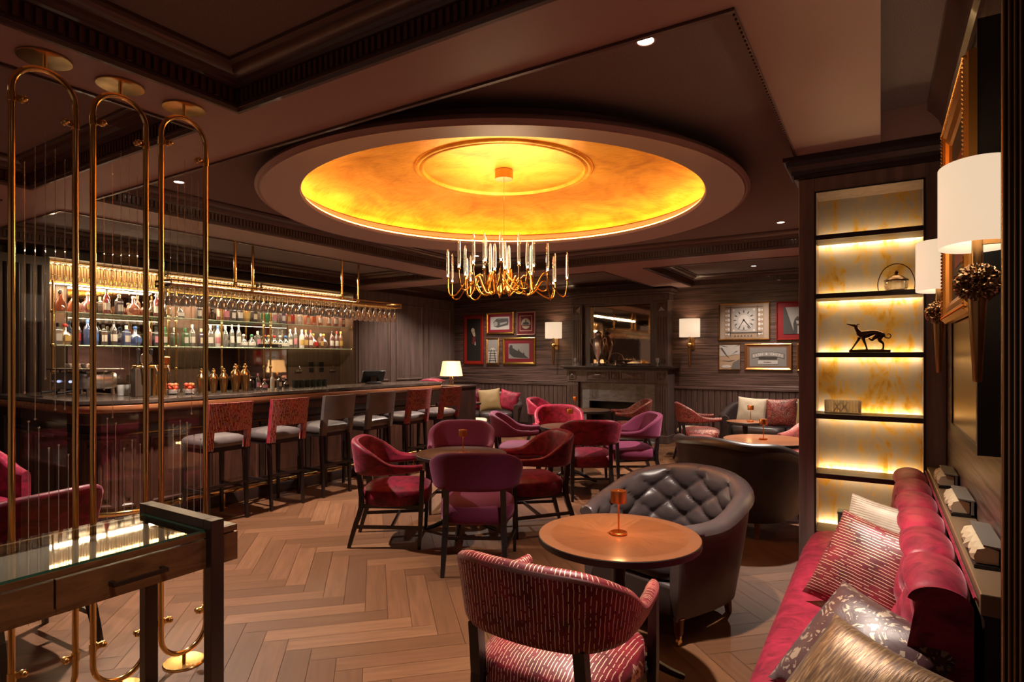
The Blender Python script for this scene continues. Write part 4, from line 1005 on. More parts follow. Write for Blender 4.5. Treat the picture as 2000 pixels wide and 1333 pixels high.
# bar terminal
t = thing('point_of_sale_terminal', 'grey till terminal with tilted screen near the far end of the bar', 'till', (-5.72, 5.70, CT), 60)
M_ = Matrix.Rotation(math.radians(-48), 3, 'X')
MB().obox((0, .02, .10), (.30, .20, .02), M_).build('screen', plain('screen_grey', (.03, .035, .04), .15), t, bevel=.006)
MB().obox((0, .035, .09), (.31, .21, .016), M_).build('bezel', plain('bezel_grey', (.12, .12, .12), .4), t, bevel=.006)
MB().box(-.09, .09, -.06, .10, 0, .03).build('base', black, t, bevel=.006); MB().box(-.04, .04, 0, .06, .02, .10).build('stand', black, t)
# steel rail taps and switches on the far panel
for y, l in ((6.05, 'steel bottle opener fixed to the panel, nearer one'), (6.72, 'steel bottle opener fixed to the far end of the panel')):
    t = thing('wall_tap', l, 'tap', (-7.70, y, 1.22)); MB().cyl((0.01, -.06, 0), (0.01, .06, 0), .018, n=12).build('body', steel, t); MB().tube([(.02, .0, .0), (.05, 0, .04), (.03, 0, .08)], .006, 8).build('handle', steel, t)
for k, y in enumerate((6.30, 6.50)):
    t = thing('switch_plate', ['pair of dark sockets on the back bar panel, nearer the camera', 'pair of dark sockets on the back bar panel, farther along'][k], 'socket', (-7.70, y, 1.24))
    for z in (0, .09): MB().box(0, .012, -.045, .045, z - .035, z + .035).build('plate', black, t, bevel=.003)
# side cabinet with the table lamp past the counter end
t = thing('side_cabinet', 'small dark cabinet past the far end of the bar carrying a table lamp', 'cabinet', (-5.75, 7.30, 0))
MB().box(-.42, .40, -.22, .22, .06, .98).build('body', darkwood, t, bevel=.004); MB().box(-.44, .42, -.24, .24, .98, 1.01).build('top', darkwood, t, bevel=.004); MB().box(-.40, .38, -.20, .20, 0, .06).build('plinth', black, t)
t = thing('table_lamp', 'glowing table lamp with tapered cream shade past the far end of the bar', 'table lamp', (-5.60, 7.22, 1.01))
m = MB(); m.lathe([(.05, 0), (.05, .008), (.02, .012)], n=20); m.tube(catmull([(-.03, 0, .01), (-.032, 0, .08), (-.02, 0, .13), (0, 0, .15), (.02, 0, .13), (.032, 0, .08), (.03, 0, .01)], 18), .007, 8); m.build('base', brass, t)
shm_, tt, bb_ = nt('linen_shade'); pset(bb_, color=(.8, .62, .38), rough=.8, emit=(1, .52, .18), es=.7); tw = nn(tt, 'ShaderNodeBsdfTranslucent'); tw.inputs[0].default_value = (.9, .65, .35, 1)
MB().lathe([(.175, .145), (.135, .37)], n=40, caps=False).build('lamp_shade', shm_, t)
MB().sph((0, 0, .24), .028, 8).build('bulb', emis('bulb', (1, .7, .35), 14), t)
lamp('POINT', 'lamp_light', (0, 0, .22), 11, (1, .58, .26), .04, parent=t)
# ================================================================ BOOKCASE
bc = thing('display_bookcase', 'tall wooden display bookcase with gold-leaf back panels and lit shelves', 'bookcase', (0, 0, 0))
goldpanel, t, b = nt('gilded_backing')
f = noise_(t, coords(t, (6, 1, 2.2)), 1.6, 7, .68, .8); g = noise_(t, coords(t, (10, 1, 10)), 3, 5)
ff = math_(t, 'ADD', math_(t, 'MULTIPLY', f, .8), math_(t, 'MULTIPLY', g, .2))
t.links.new(ramp(t, ff, [(.44, (.38, .34, .32)), (.515, (.46, .36, .24)), (.57, (.60, .36, .07)), (.70, (.40, .20, .025))]), b.inputs['Base Color'])
t.links.new(ramp(t, ff, [(.45, (.15, .15, .15)), (.6, (.6, .6, .6))]), b.inputs['Metallic']); pset(b, rough=.38)
BY = 3.90
MB().box(-.415, -.33, BY, 4.30, 0, 2.52).build('stile', bookwood, bc, smooth=False, bevel=.004)
MB().box(.205, XR - .002, BY, 4.30, 0, 2.52).build('stile', bookwood, bc, smooth=False, bevel=.004)
MB().box(-.33, .205, BY, 4.30, 2.42, 2.52).build('head_rail', bookwood, bc, smooth=False)
MB().box(-.33, .205, BY, 4.25, 0, .10).build('plinth', darkwood, bc, smooth=False)
MB().box(-.33, .205, 4.16, 4.18, .10, 2.42).build('back_panel', goldpanel, bc, smooth=False)
m = MB(); m.grid([[(-.43 - d, BY - .0 - d, z), (XR - .004, BY - .0 - d, z)] for d, z in ((-.01, 2.50), (.01, 2.505), (.01, 2.525), (.02, 2.53), (.024, 2.55), (.045, 2.575), (.05, 2.60), (.065, 2.605), (.065, 2.628))])
m.grid([[(-.43 - d, 4.30, z), (-.43 - d, BY - d, z)] for d, z in ((-.01, 2.50), (.01, 2.505), (.01, 2.525), (.02, 2.53), (.024, 2.55), (.045, 2.575), (.05, 2.60), (.065, 2.605), (.065, 2.628))])
m.box(-.42, XR - .004, BY, 4.30, 2.50, 2.628); m.build('cornice', darkwood, bc, ang=.4)
m = MB()
for x0_, x1_ in ((-.33, -.322), (.197, .205)): m.box(x0_, x1_, BY - .006, BY + .004, .10, 2.42)
m.box(-.33, .205, BY - .006, BY + .004, 2.412, 2.42); m.build('bead', black, bc, smooth=False)
ledb = emis('shelf_led', (1, .68, .32), 34)
SZ = (2.165, 1.82, 1.475, 1.115, .765, .425)
for z in SZ:
    m = MB(); m.box(-.33, .205, BY + .005, 4.115, z - .03, z); m.build('shelf', darkwood, bc, smooth=False, bevel=.003)
    MB().box(-.325, .20, 4.122, 4.134, z - .022, z - .008).build('led_strip', ledb, bc, smooth=False)
# greyhound bronze
def skin_obj(name, verts, edges, radii, mat, parent=None, sub=2, root=0):
    me = bpy.data.meshes.new(name); me.from_pydata(verts, edges, []); o = bpy.data.objects.new(name, me); COL.objects.link(o)
    sk = o.modifiers.new('skin', 'SKIN'); sk.use_smooth_shade = True
    for v, r in zip(me.skin_vertices[0].data if me.skin_vertices else [], radii): v.radius = (r, r)
    if not me.skin_vertices:
        me.attributes
    o.modifiers.new('sub', 'SUBSURF').levels = sub; o.modifiers['sub'].render_levels = sub
    me.materials.append(mat)
    if parent: o.parent = parent
    return o
def limb_mesh(mb, chains, n=10):
    for pts, rr in chains:
        c = catmull([(*p, r) for p, r in zip(pts, rr)], len(pts) * 5)
        mb.tube([q[:3] for q in c], [max(q[3], .0008) for q in c], n)
    return mb
dog = thing('greyhound_figurine', 'dark bronze striding greyhound figurine on the third lit shelf', 'figurine', (-.055, 4.02, 1.475))
m = MB(); cushion(m, .105, .035, 0, .014, 2.4, .004, 30); m.build('base', bronze, dog)
m = MB()
limb_mesh(m, [([(-.062, 0, .118), (-.045, 0, .106), (-.02, 0, .104), (.01, 0, .112), (.035, 0, .113), (.06, 0, .098), (.068, 0, .085)], [.010, .021, .025, .019, .014, .019, .010]),   # trunk, deep chest, tucked belly
              ([(-.048, 0, .112), (-.062, 0, .132), (-.070, 0, .150)], [.017, .011, .009]),                                        # neck
              ([(-.062, 0, .147), (-.074, 0, .156), (-.092, 0, .161), (-.116, 0, .168)], [.008, .0105, .007, .0032]),              # head and muzzle raised to the left
              ([(-.066, .005, .158), (-.056, .006, .166), (-.050, .006, .160)], [.004, .003, .001]), ([(-.066, -.005, .158), (-.056, -.006, .166), (-.050, -.006, .160)], [.004, .003, .001]),
              ([(-.045, .01, .10), (-.055, .011, .075), (-.072, .011, .048), (-.092, .011, .016)], [.013, .008, .005, .004]), ([(-.098, .011, .015), (-.086, .011, .017)], [.005, .0045]),
              ([(-.035, -.01, .095), (-.028, -.011, .068), (-.020, -.011, .045), (-.012, -.011, .016)], [.012, .008, .005, .004]), ([(-.020, -.011, .015), (-.008, -.011, .017)], [.005, .0045]),
              ([(.058, .01, .095), (.050, .012, .070), (.068, .012, .048), (.066, .012, .015)], [.017, .011, .006, .0045]), ([(.058, .012, .015), (.071, .012, .017)], [.005, .0045]),
              ([(.045, -.01, .10), (.022, -.012, .080), (.012, -.012, .070), (-.004, -.012, .082)], [.014, .009, .006, .004]),
              ([(.066, 0, .100), (.080, 0, .085), (.098, 0, .082), (.105, 0, .097), (.094, 0, .106), (.088, 0, .100)], [.006, .004, .0032, .003, .0026, .002])], 12)
m.build('body', bronze, dog, ang=2)
# biscuit barrel with handle, cut-glass trough, small green box
t = thing('biscuit_barrel', 'cut-glass biscuit barrel with domed metal lid and looped handle on the second shelf', 'barrel', (.075, 4.02, 1.82))
crys = glass('cut_crystal', (1, .96, .88), 1.0, .38, .04, .08)
MB().lathe([(.05, .006), (.058, .02), (.058, .055), (.052, .062)], n=16).build('glass_body', crys, t, smooth=False)
MB().lathe([(.055, 0), (.058, .006), (.05, .01)], n=28).build('base', bronze, t)
MB().lathe([(.060, .06), (.062, .066), (.045, .078), (.025, .092), (.008, .098), (.008, .104), (.012, .112), (.006, .120), (.001, .121)], n=28).build('lid', bronze, t)
MB().tube(catmull([(-.085, 0, .004), (-.088, 0, .06), (-.06, 0, .13), (0, 0, .16), (.06, 0, .13), (.088, 0, .06), (.085, 0, .004)], 36), .0028, 6).build('handle', bronze, t)
t = thing('crystal_trough', 'rectangular cut-crystal trough on the fourth lit shelf', 'crystal dish', (-.19, 4.01, 1.115))
m = MB(); m.box(-.095, .095, -.035, .035, 0, .012)
for s in (-1, 1):
    for k in range(12):
        x = -.095 + .19 * k / 12
        m.prism([(x, s * .033), (x + .19 / 24, s * .041), (x + .19 / 12, s * .033), (x + .19 / 24, s * .029)], .01, .078)
    m.box(s * .088 - .007, s * .088 + .007, -.033, .033, .01, .074)
for a, b_ in ((-.045, -.01), (-.01, .03)):
    m.bar((a, -.043, .012), (b_, -.043, .07), .008); m.bar((a, -.043, .07), (b_, -.043, .012), .008)
m.build('dish', crys, t, smooth=False)
t = thing('small_book_box', 'small green-grey box standing on the lowest lit shelf behind the cushions', 'box', (-.165, 4.0, .425))
MB().box(-.05, .06, -.04, .04, 0, .10).build('box_body', plain('green_grey', (.12, .16, .13), .5), t, bevel=.004); MB().box(-.052, .062, -.042, .042, .10, .115).build('lid', plain('green_grey', (.12, .16, .13), .5), t, bevel=.003)

# ================================================================ FIREPLACE
fp = thing('fireplace', 'tall dark wood fireplace with overmantel mirror, diamond panels and stone slips', 'fireplace', (-3.93, YB, 0))
FW = .93
stoneg, t, b = nt('grey_marble'); f = noise_(t, coords(t, (1, 1, 2)), 3, 7, .7, 2); t.links.new(ramp(t, f, [(.35, (.16, .15, .15)), (.6, (.26, .245, .24)), (.7, (.40, .37, .36))]), b.inputs['Base Color']); pset(b, rough=.3)
def flutedpil(x0, x1, y, z0, z1, n_, dp=.0):
    m = MB(); m.box(x0, x1, y, -.001, z0, z1); w = (x1 - x0) / (n_ * 1.6 + .8)
    for k in range(n_):
        cx = x0 + w * (1.2 + 1.6 * k); m.cyl((cx, y - .0, z0 + .06), (cx, y - .0, z1 - .06), w * .45, n=8)
    return m
for s in (-1, 1):
    a, b_ = (s * FW, s * (FW - .22)); a, b_ = min(a, b_), max(a, b_)
    flutedpil(a, b_, -.40, .13, 1.0, 5).build('lower_pilaster', FPW, fp, ang=.5)
    MB().box(a - .02, b_ + .02, -.43, -.001, 0, .13).build('plinth_block', FPW, fp, smooth=False, bevel=.008)
    a2, b2 = (s * (FW - .04), s * (FW - .24)); a2, b2 = min(a2, b2), max(a2, b2)
    flutedpil(a2, b2, -.28, 1.28, 2.18, 4).build('upper_pilaster', FPW, fp, ang=.5)
    def diamond(cx, z0, z1, w, y, h=.03, nm='diamond_panel'):
        m = MB(); zc = (z0 + z1) / 2
        m.add([(cx - w / 2, y, z0), (cx + w / 2, y, z0), (cx + w / 2, y, z1), (cx - w / 2, y, z1), (cx, y - h, zc)], [(0, 1, 4), (1, 2, 4), (2, 3, 4), (3, 0, 4)])
        for aa, bb_, cc, dd in ((cx - w / 2 - .012, cx - w / 2, z0 - .012, z1 + .012), (cx + w / 2, cx + w / 2 + .012, z0 - .012, z1 + .012), (cx - w / 2, cx + w / 2, z0 - .012, z0), (cx - w / 2, cx + w / 2, z1, z1 + .012)): m.box(aa, bb_, y - .012, y, cc, dd)
        return m.build(nm, barpanelw, fp, smooth=False)
    barpanelw = wood('diamond_wood', (.09, .06, .055), (.2, .14, .125), (14, 14, 1), .22)
    MB().box(a2, b2, -.28, -.001, 2.18, 2.40).build('capital_block', FPW, fp, smooth=False)
    diamond((a2 + b2) / 2, 2.22, 2.36, .13, -.281)
    diamond((a + b_) / 2, 1.06, 1.18, .12, -.411)
MB().box(-FW, FW, -.41, -.001, 1.0, 1.235).build('mantel_frieze', FPW, fp, smooth=False)
for cx, w in ((-.32, .44), (0, .12), (.32, .44)): diamond(cx, 1.06, 1.18, w if w < .2 else .40, -.411)
m = MB(); m.box(-FW - .09, FW + .09, -.50, -.001, 1.25, 1.285); m.box(-FW - .05, FW + .05, -.46, -.001, 1.225, 1.25); m.build('mantel_shelf', darkwood, fp, smooth=False, bevel=.006)
m = MB(); m.box(-FW + .2, FW - .2, -.22, -.001, 2.36, 2.42); m.box(-FW + .02, FW - .02, -.26, -.001, 2.40, 2.52); m.box(-FW - .02, FW + .02, -.32, -.001, 2.52, 2.56); m.box(-FW - .06, FW + .06, -.36, -.001, 2.56, 2.60); m.build('cornice', FPW, fp, smooth=False, bevel=.008)
m = MB(); m.box(-.69, -.56, -.20, -.001, 1.28, 2.42); m.box(.56, .69, -.20, -.001, 1.28, 2.42); m.box(-.56, .56, -.20, -.001, 2.36, 2.42); m.box(-.56, .56, -.2, -.001, 1.28, 1.33); m.build('mirror_surround', FPW, fp, smooth=False, bevel=.006)
MB().box(-.56, .56, -.12, -.001, 1.33, 2.36).build('overmantel_mirror', plain('overmantel_glass', (.62, .5, .38), .02, metal=1), fp, smooth=False)
m = MB(); m.box(-.70, -.52, -.33, -.001, 0, 1.0); m.box(.52, .70, -.33, -.001, 0, 1.0); m.box(-.52, .52, -.33, -.001, .66, 1.0)
for s in (-1, 1):
    for k in range(7): m.cyl((s * (.36 + k * .025), -.33, .70), (s * (.36 + k * .025), -.33, .96), .008, n=6)
m.build('marble_slips', stoneg, fp, smooth=False)
m = MB(); m.box(-.52, .52, -.02, -.001, 0, .66); m.box(-.52, -.50, -.3, 0, 0, .66); m.box(.50, .52, -.3, 0, 0, .66); m.build('firebox', black, fp, smooth=False)
MB().box(-.75, .75, -.62, -.33, 0, .02).build('hearth', stoneg, fp, smooth=False)
# things on the mantel
t = thing('silver_urn', 'tall silver lidded urn with handles on the mantel in front of the mirror', 'urn', (-4.28, 9.78, 1.285))
m = MB(); m.lathe([(.085, 0), (.09, .012), (.05, .03), (.028, .07), (.03, .09), (.06, .16), (.095, .30), (.10, .40), (.085, .48), (.05, .52), (.045, .55), (.065, .575), (.06, .59), (.03, .61), (.012, .63), (.018, .65), (.004, .68)], n=32); m.build('body', silver, t)
for s in (-1, 1): MB().tube(catmull([(s * .085, 0, .47), (s * .14, 0, .50), (s * .15, 0, .43), (s * .11, 0, .36), (s * .095, 0, .33)], 20), .008, 6).build('handle', silver, t)
t = thing('silver_cake_basket', 'silver footed basket with arched handle on the mantel', 'basket', (-3.93, 9.74, 1.285))
m = MB(); m.lathe([(.06, 0), (.065, .01), (.025, .025), (.02, .05), (.09, .07), (.16, .095), (.17, .10), (.15, .095), (.02, .06)], n=32); m.build('dish', silver, t); MB().tube(catmull([(-.15, 0, .10), (-.11, 0, .19), (0, 0, .23), (.11, 0, .19), (.15, 0, .10)], 24), .005, 6).build('handle', silver, t)
for k, (x, l) in enumerate(((-4.70, 'small glass candle holder at the left end of the mantel'), (-3.18, 'small glass candle holder at the right end of the mantel'))):
    t = thing('glass_candle_holder', l, 'candle holder', (x, 9.72, 1.285)); MB().lathe([(.035, 0), (.035, .006), (.008, .012), (.008, .05), (.03, .07), (.034, .14), (.031, .14), (.026, .075)], n=18, caps=False).build('stem_cup', stemg, t); MB().cyl((0, 0, .072), (0, 0, .11), .02, n=14).build('candle', plain('copper_candle', (.5, .2, .12), .5), t)

# ================================================================ WALL SCONCES
def flowerball(mb, c, r, seed):
    N = 46; P = []
    for i in range(N + 1):
        th_ = pi * (i + .01) / (N + .02); row = []
        for k in range(2 * N):
            ph = pi * k / N; d = Vector((math.sin(th_) * math.cos(ph), math.sin(th_) * math.sin(ph), -math.cos(th_)))
            q = mnoise.noise(d * 3.2 + Vector((seed, 0, 0))); q2 = mnoise.noise(d * 7 + Vector((0, seed, 0)))
            rr = r * (.90 + .26 * (1 - abs(q) * 3.2) * .6 + .10 * (1 - abs(q2) * 3))
            row.append(tuple(Vector(c) + d * rr))
        P.append(row)
    mb.grid(P, wv=True); return mb
shm2, tt, bb_ = nt('sconce_shade'); pset(bb_, color=(.82, .72, .6), rough=.8, emit=(1, .74, .50), es=.6)
def sconce(x, y, z, rz, label, s=1.0, ball=True, power=7, R=.115):
    """origin at the ball centre; wall lies behind at +Y local"""
    t = thing('wall_sconce', label, 'wall lamp', (x, y, z), rz, 'brass wall sconces'); t.scale = (s, s, s)
    MB().lathe([(.008, -.26), (.010, -.255), (.020, -.06), (.022, -.03)], n=20).build('finial', brassd, t)
    MB().cyl((0, 0, .03), (0, 0, .24), .0125, n=16).build('stem', brassd, t)
    if ball: flowerball(MB(), (0, 0, 0), .048, 3).build('flower_ball', plain('crumpled_bronze', (.35, .24, .15), .22, metal=1), t, ang=.5)
    else: MB().sph((0, 0, 0), .03, 8).build('ball', brass, t)
    n = 40; P = []; 
    for zz in (.095, .305): P.append([(R * math.cos(2 * pi * k / n), .72 * R * math.sin(2 * pi * k / n), zz) for k in range(n)])
    m = MB().grid(P, wv=True); o = m.build('lamp_shade', shm2, t); md = o.modifiers.new('solid', 'SOLIDIFY'); md.thickness = .002
    m = MB(); m.box(-.03, .03, .085, .095, -.05, .12); m.box(-.008, .008, 0, .09, -.008, .008); m.box(-.006, .006, 0, .09, .10, .112); m.build('wall_plate', brassd, t, smooth=False)
    MB().sph((0, 0, .18), .022, 8, (1, 1, 1.4)).build('bulb', emis('sconce_bulb', (1, .78, .5), 26), t)
    lamp('POINT', 'sconce_light', (0, 0, .21), power, (1, .68, .4), .03, parent=t)
    return t
sconce(.215, 1.96, 1.643, -90, 'large bronze wall sconce with flower ball and pale shade beside the fluted column', 1.0, True, 3)
sconce(.215, 3.16, 1.64, -90, 'bronze wall sconce with flower ball between the bookcase and gilt frame', 1.0, True, 3)
sconce(-5.28, 9.96, 1.66, 0, 'small wall sconce left of the fireplace', 1.45, False, 10)
sconce(-2.71, 9.96, 1.64, 0, 'small wall sconce right of the fireplace', 1.45, False, 10)

# ================================================================ PICTURES ON THE BACK WALL
def frame_meshes(t, w, h, fw, mat, depth=.03):
    lv = [(0, 0), (0, -depth * .8), (fw * .3, -depth), (fw * .7, -depth * .75), (fw, -depth * .5), (fw, -.006)]
    P = [[(-w / 2 + q, y, -h / 2 + q), (w / 2 - q, y, -h / 2 + q), (w / 2 - q, y, h / 2 - q), (-w / 2 + q, y, h / 2 - q)] for q, y in lv]
    MB().grid(P, wv=True).build('frame', mat, t, ang=.3)
def rectp(t, name, w, h, y, mat, cx=0, cz=0): return MB().box(cx - w / 2, cx + w / 2, y, y + .002, cz - h / 2, cz + h / 2).build(name, mat, t, smooth=False)
def polyp(t, name, polys, y, mat, th=.0012):
    m = MB()
    for p in polys:
        n_ = len(p); v = [(a, y, b_) for a, b_ in p] + [(a, y - th, b_) for a, b_ in p]
        m.add(v, [tuple(range(n_)), tuple(range(2 * n_ - 1, n_ - 1, -1))] + [(i, n_ + i, n_ + (i + 1) % n_, (i + 1) % n_) for i in range(n_)])
    return m.build(name, mat, t, smooth=False)
def disc(cx, cz, r, n_=28, e=1): return [(cx + r * math.cos(2 * pi * k / n_), cz + r * e * math.sin(2 * pi * k / n_)) for k in range(n_)]
grey = lambda v: plain('photo_grey_%d' % int(v * 100), (v, v * .93, v * .87), .6)
redmat = plain('red_mount', (.20, .004, .014), .6); reddk = plain('deep_red_mount', (.16, .004, .01), .6)
def picture(x, z, w, h, label, fmat, fw, mount=None, name='framed_picture', cat='picture'):
    t = thing(name, label, cat, (x, YB, z), 0, 'framed pictures on the back wall')
    frame_meshes(t, w, h, fw, fmat); rectp(t, 'mount', w - 2 * fw + .004, h - 2 * fw + .004, -.012, mount or redmat); return t
t = picture(-7.235, 1.80, .50, 1.03, 'tall red-framed picture with dark ground and pale figure, above the leather sofa', plain('red_lacquer', (.28, .015, .008), .3), .075, plain('near_black', (.015, .012, .01), .6))
polyp(t, 'pale_figure', [disc(-.02, .20, .045, 12, 1.1), [(-.05, .16), (.03, .17), (.045, .08), (0, .07)]], -.0135, plain('pale_figure', (.55, .42, .30), .6))
polyp(t, 'lower_figure', [[(-.02, .06), (.04, .07), (.05, -.06), (.0, -.10), (-.05, -.08)]], -.0135, plain('wine_red', (.14, .02, .02), .6)); polyp(t, 'white_fold', [[(.035, -.04), (.05, -.04), (.05, -.12), (.03, -.11)]], -.0145, grey(.6))
t = picture(-6.58, 2.13, .66, .44, 'wide gilt-framed black and white photograph of a coach on red mount', gold, .035, redmat)
rectp(t, 'photograph', .46, .26, -.014, grey(.45)); polyp(t, 'coach', [[(-.14, -.06), (-.16, .02), (-.08, .09), (.06, .11), (.20, .09), (.21, .03), (.20, -.04), (.05, -.07), (-.05, -.09)]], -.016, grey(.07)); polyp(t, 'wheel_and_windows', [disc(-.10, -.01, .05, 16), [(.0, .0), (.17, .03), (.18, .0), (.01, -.04)]], -.018, grey(.28)); polyp(t, 'roof_line', [[(-.06, .07), (.06, .095), (.18, .075), (.06, .105)]], -.018, grey(.5))
t = picture(-5.965, 2.11, .42, .46, 'pink-framed badge picture, a round emblem on deep red', plain('rose_frame', (.62, .36, .30), .35), .018, reddk)
m = MB(); P = [[(-.14 + q, y, -.155 + q), (.14 - q, y, -.155 + q), (.14 - q, y, .155 - q), (-.14 + q, y, .155 - q)] for q, y in ((0, -.013), (0, -.017), (.014, -.017), (.014, -.013))]; m.grid(P, wv=True); m.build('inner_border', plain('rose_frame', (.62, .36, .30), .35), t, smooth=False)
polyp(t, 'emblem_disc', [disc(0, -.005, .105, 32)], -.0145, plain('old_cream', (.5, .42, .30), .6)); polyp(t, 'emblem_bridge', [[(-.09, -.02), (-.05, .02), (0, .03), (.05, .02), (.09, -.02), (.05, -.03), (-.05, -.03)], [(-.015, .03), (.015, .03), (.01, .07), (-.01, .07)]], -.0165, grey(.06)); polyp(t, 'emblem_ribbon', [[(-.11, -.035), (.11, -.035), (.1, -.055), (-.1, -.055)]], -.0165, reddk)
t = picture(-6.755, 1.56, .31, .54, 'narrow gilt-framed photograph of a lit arched gallery', gold, .03, grey(.3))
polyp(t, 'gallery', [[(-.115, -.235), (-.115, -.02), (-.03, .07), (.03, .07), (.115, -.02), (.115, -.235)]], -.0135, grey(.55)); polyp(t, 'arches', [[(-.10 + k * .0, -.20 + k * .05), (.10, -.20 + k * .05), (.085, -.185 + k * .05), (-.085, -.185 + k * .05)] for k in range(5)] + [[(-.085, -.23), (-.065, -.23), (-.025, .04), (-.04, .04)], [(.085, -.23), (.065, -.23), (.025, .04), (.04, .04)]], -.0155, grey(.08))
t = picture(-6.13, 1.56, .76, .54, 'large gilt-framed photograph of statues on red mount, beside the small sconce', gold, .05, redmat)
rectp(t, 'photograph', .48, .30, -.014, grey(.28)); polyp(t, 'statue_row', [[(-.23, .06), (-.20, .12), (-.15, .12), (-.14, .06), (-.02, .0), (0, .05), (.02, 0), (.1, -.05), (.12, -.02), (.14, -.08), (.23, -.14), (.0, -.13), (-.12, -.12), (-.22, -.05)]], -.016, grey(.05))
# clock picture
t = picture(-1.875, 2.02, .78, .60, 'large gilt-framed picture of an ornate tower clock face', gold, .02, plain('silver_print', (.42, .33, .27), .4))
rectp(t, 'photograph', .60, .545, -.014, plain('sepia_print', (.36, .25, .17), .45))
rectp(t, 'clock_ground', .36, .38, -.016, grey(.42), 0, .02)
polyp(t, 'clock_dial', [disc(0, .02, .165, 40)], -.018, grey(.5)); polyp(t, 'clock_centre', [disc(0, .02, .085, 32)], -.0195, grey(.62))
m = [];
for k in range(12):
    a = k * pi / 6; c_, s_ = math.cos(a), math.sin(a); m.append([(r_ * c_ - w_ * s_, .02 + r_ * s_ + w_ * c_) for r_, w_ in ((.115, -.008), (.155, -.011), (.155, .011), (.115, .008))])
polyp(t, 'hour_marks', m, -.0205, grey(.12))
m = [];
for k in range(48):
    a = k * pi / 24; c_, s_ = math.cos(a), math.sin(a); m.append([(r_ * c_ - w_ * s_, .02 + r_ * s_ + w_ * c_) for r_, w_ in ((.158, -.002), (.165, -.002), (.165, .002), (.158, .002))])
polyp(t, 'minute_marks', m, -.0205, grey(.15))
polyp(t, 'clock_hands', [[(-.006, .03), (.006, .02), (-.07, -.10), (-.085, -.12)], [(-.005, .015), (.005, .025), (.105, -.10), (.1, -.11)], disc(0, .02, .016, 14)], -.022, grey(.03))
polyp(t, 'spandrel_ornament', [disc(sx * .155, .02 + sz * .165, .018, 10) for sx in (-1, 1) for sz in (-1, 1)] + [disc(sx * .235, -.2 + k * .075, .02, 8, 1.4) for sx in (-1, 1) for k in range(6)] + [disc(sx * .275, -.2 + k * .075, .012, 8, 1.6) for sx in (-1, 1) for k in range(6)], -.0175, grey(.66))
polyp(t, 'column_lines', [[(sx * .205 - .006, -.25), (sx * .205 + .006, -.25), (sx * .205 + .006, .25), (sx * .205 - .006, .25)] for sx in (-1, 1)] + [[(-.28, -.19), (.28, -.19), (.28, -.175), (-.28, -.175)], [(-.28, .225), (.28, .225), (.28, .235), (-.28, .235)]] + [[(-.15 + k * .05, -.245), (-.12 + k * .05, -.245), (-.135 + k * .05, -.21)] for k in range(6)], -.0175, grey(.1))
t = picture(-1.09, 2.01, .60, .60, 'red-framed black and white photograph of a mushroom-like column beside the clock', plain('red_lacquer', (.28, .015, .008), .3), .02, plain('bright_red_mount', (.24, .006, .010), .6))
rectp(t, 'photograph', .40, .42, -.014, grey(.35)); polyp(t, 'dark_shapes', [[(-.20, .21), (-.17, .21), (-.04, -.21), (-.20, -.21)], [(.07, .21), (.20, .21), (.20, -.21), (.07, -.21)], [(-.06, -.05), (-.04, .02), (.0, .07), (.04, .02), (.06, -.06), (.04, -.21), (-.05, -.21)]], -.016, grey(.06)); polyp(t, 'light_shapes', [[(.0, -.08), (.03, -.08), (.03, -.21), (0, -.21)], [(-.02, .0), (.02, -.01), (.03, -.05), (-.01, -.05)]], -.018, grey(.4))
t = picture(-2.095, 1.45, .335, .43, 'small thin-framed street map-like print below the clock picture', gold, .01, plain('print_sand', (.46, .32, .22), .5))
polyp(t, 'sky', [[(-.155, .20), (.155, .20), (.155, .04), (-.155, 0)]], -.0135, grey(.52)); polyp(t, 'roof', [[(.155, -.04), (.05, -.10), (.02, -.2), (.155, -.2)]], -.0145, grey(.16)); polyp(t, 'lines', [[(-.15, .14), (-.12, .15), (-.04, .02), (.0, -.02), (-.06, .02)], [(-.15, .19), (-.06, .17), (-.02, .155), (-.1, .165)], [(.05, .15), (.15, .19), (.15, .18)], [(.03, .03), (.10, .09), (.14, .095), (.1, .075)], [(-.15, -.06), (.0, -.08), (.1, -.05), (0, -.07)]], -.0155, grey(.1)); polyp(t, 'car', [[(-.13, -.17), (-.1, -.14), (-.02, -.13), (.03, -.16), (.0, -.18), (-.1, -.185)]], -.0155, grey(.6))
t = picture(-1.515, 1.445, .69, .42, 'gilt-framed photograph of an old FISH & CHIPS shop sign', plain('copper_gilt', (.62, .27, .08), .3, metal=.8), .035, plain('brown_mount', (.22, .09, .05), .6))
rectp(t, 'photograph', .54, .30, -.014, grey(.26))
up_, lo_ = [], []
for k in range(21):
    a = -1 + 2 * k / 20; x_ = a * .235; zz = .045 - .035 * a * a; up_.append((x_, zz + .03)); lo_.append((x_ * .97, zz - .03))
polyp(t, 'sign_rim', [[(x_ * 1.03, z_ + (.006 if q_ < 21 else -.006)) for q_, (x_, z_) in enumerate(up_ + lo_[::-1])]], -.0155, grey(.08)); polyp(t, 'sign_board', [up_ + lo_[::-1]], -.016, grey(.36)); polyp(t, 'sign_shadow', [[(-.14, -.0), (.14, -.0), (.13, -.04), (-.13, -.04)]], -.0155, grey(.05)); rectp(t, 'lower_board', .29, .055, -.0175, grey(.58), 0, -.085)
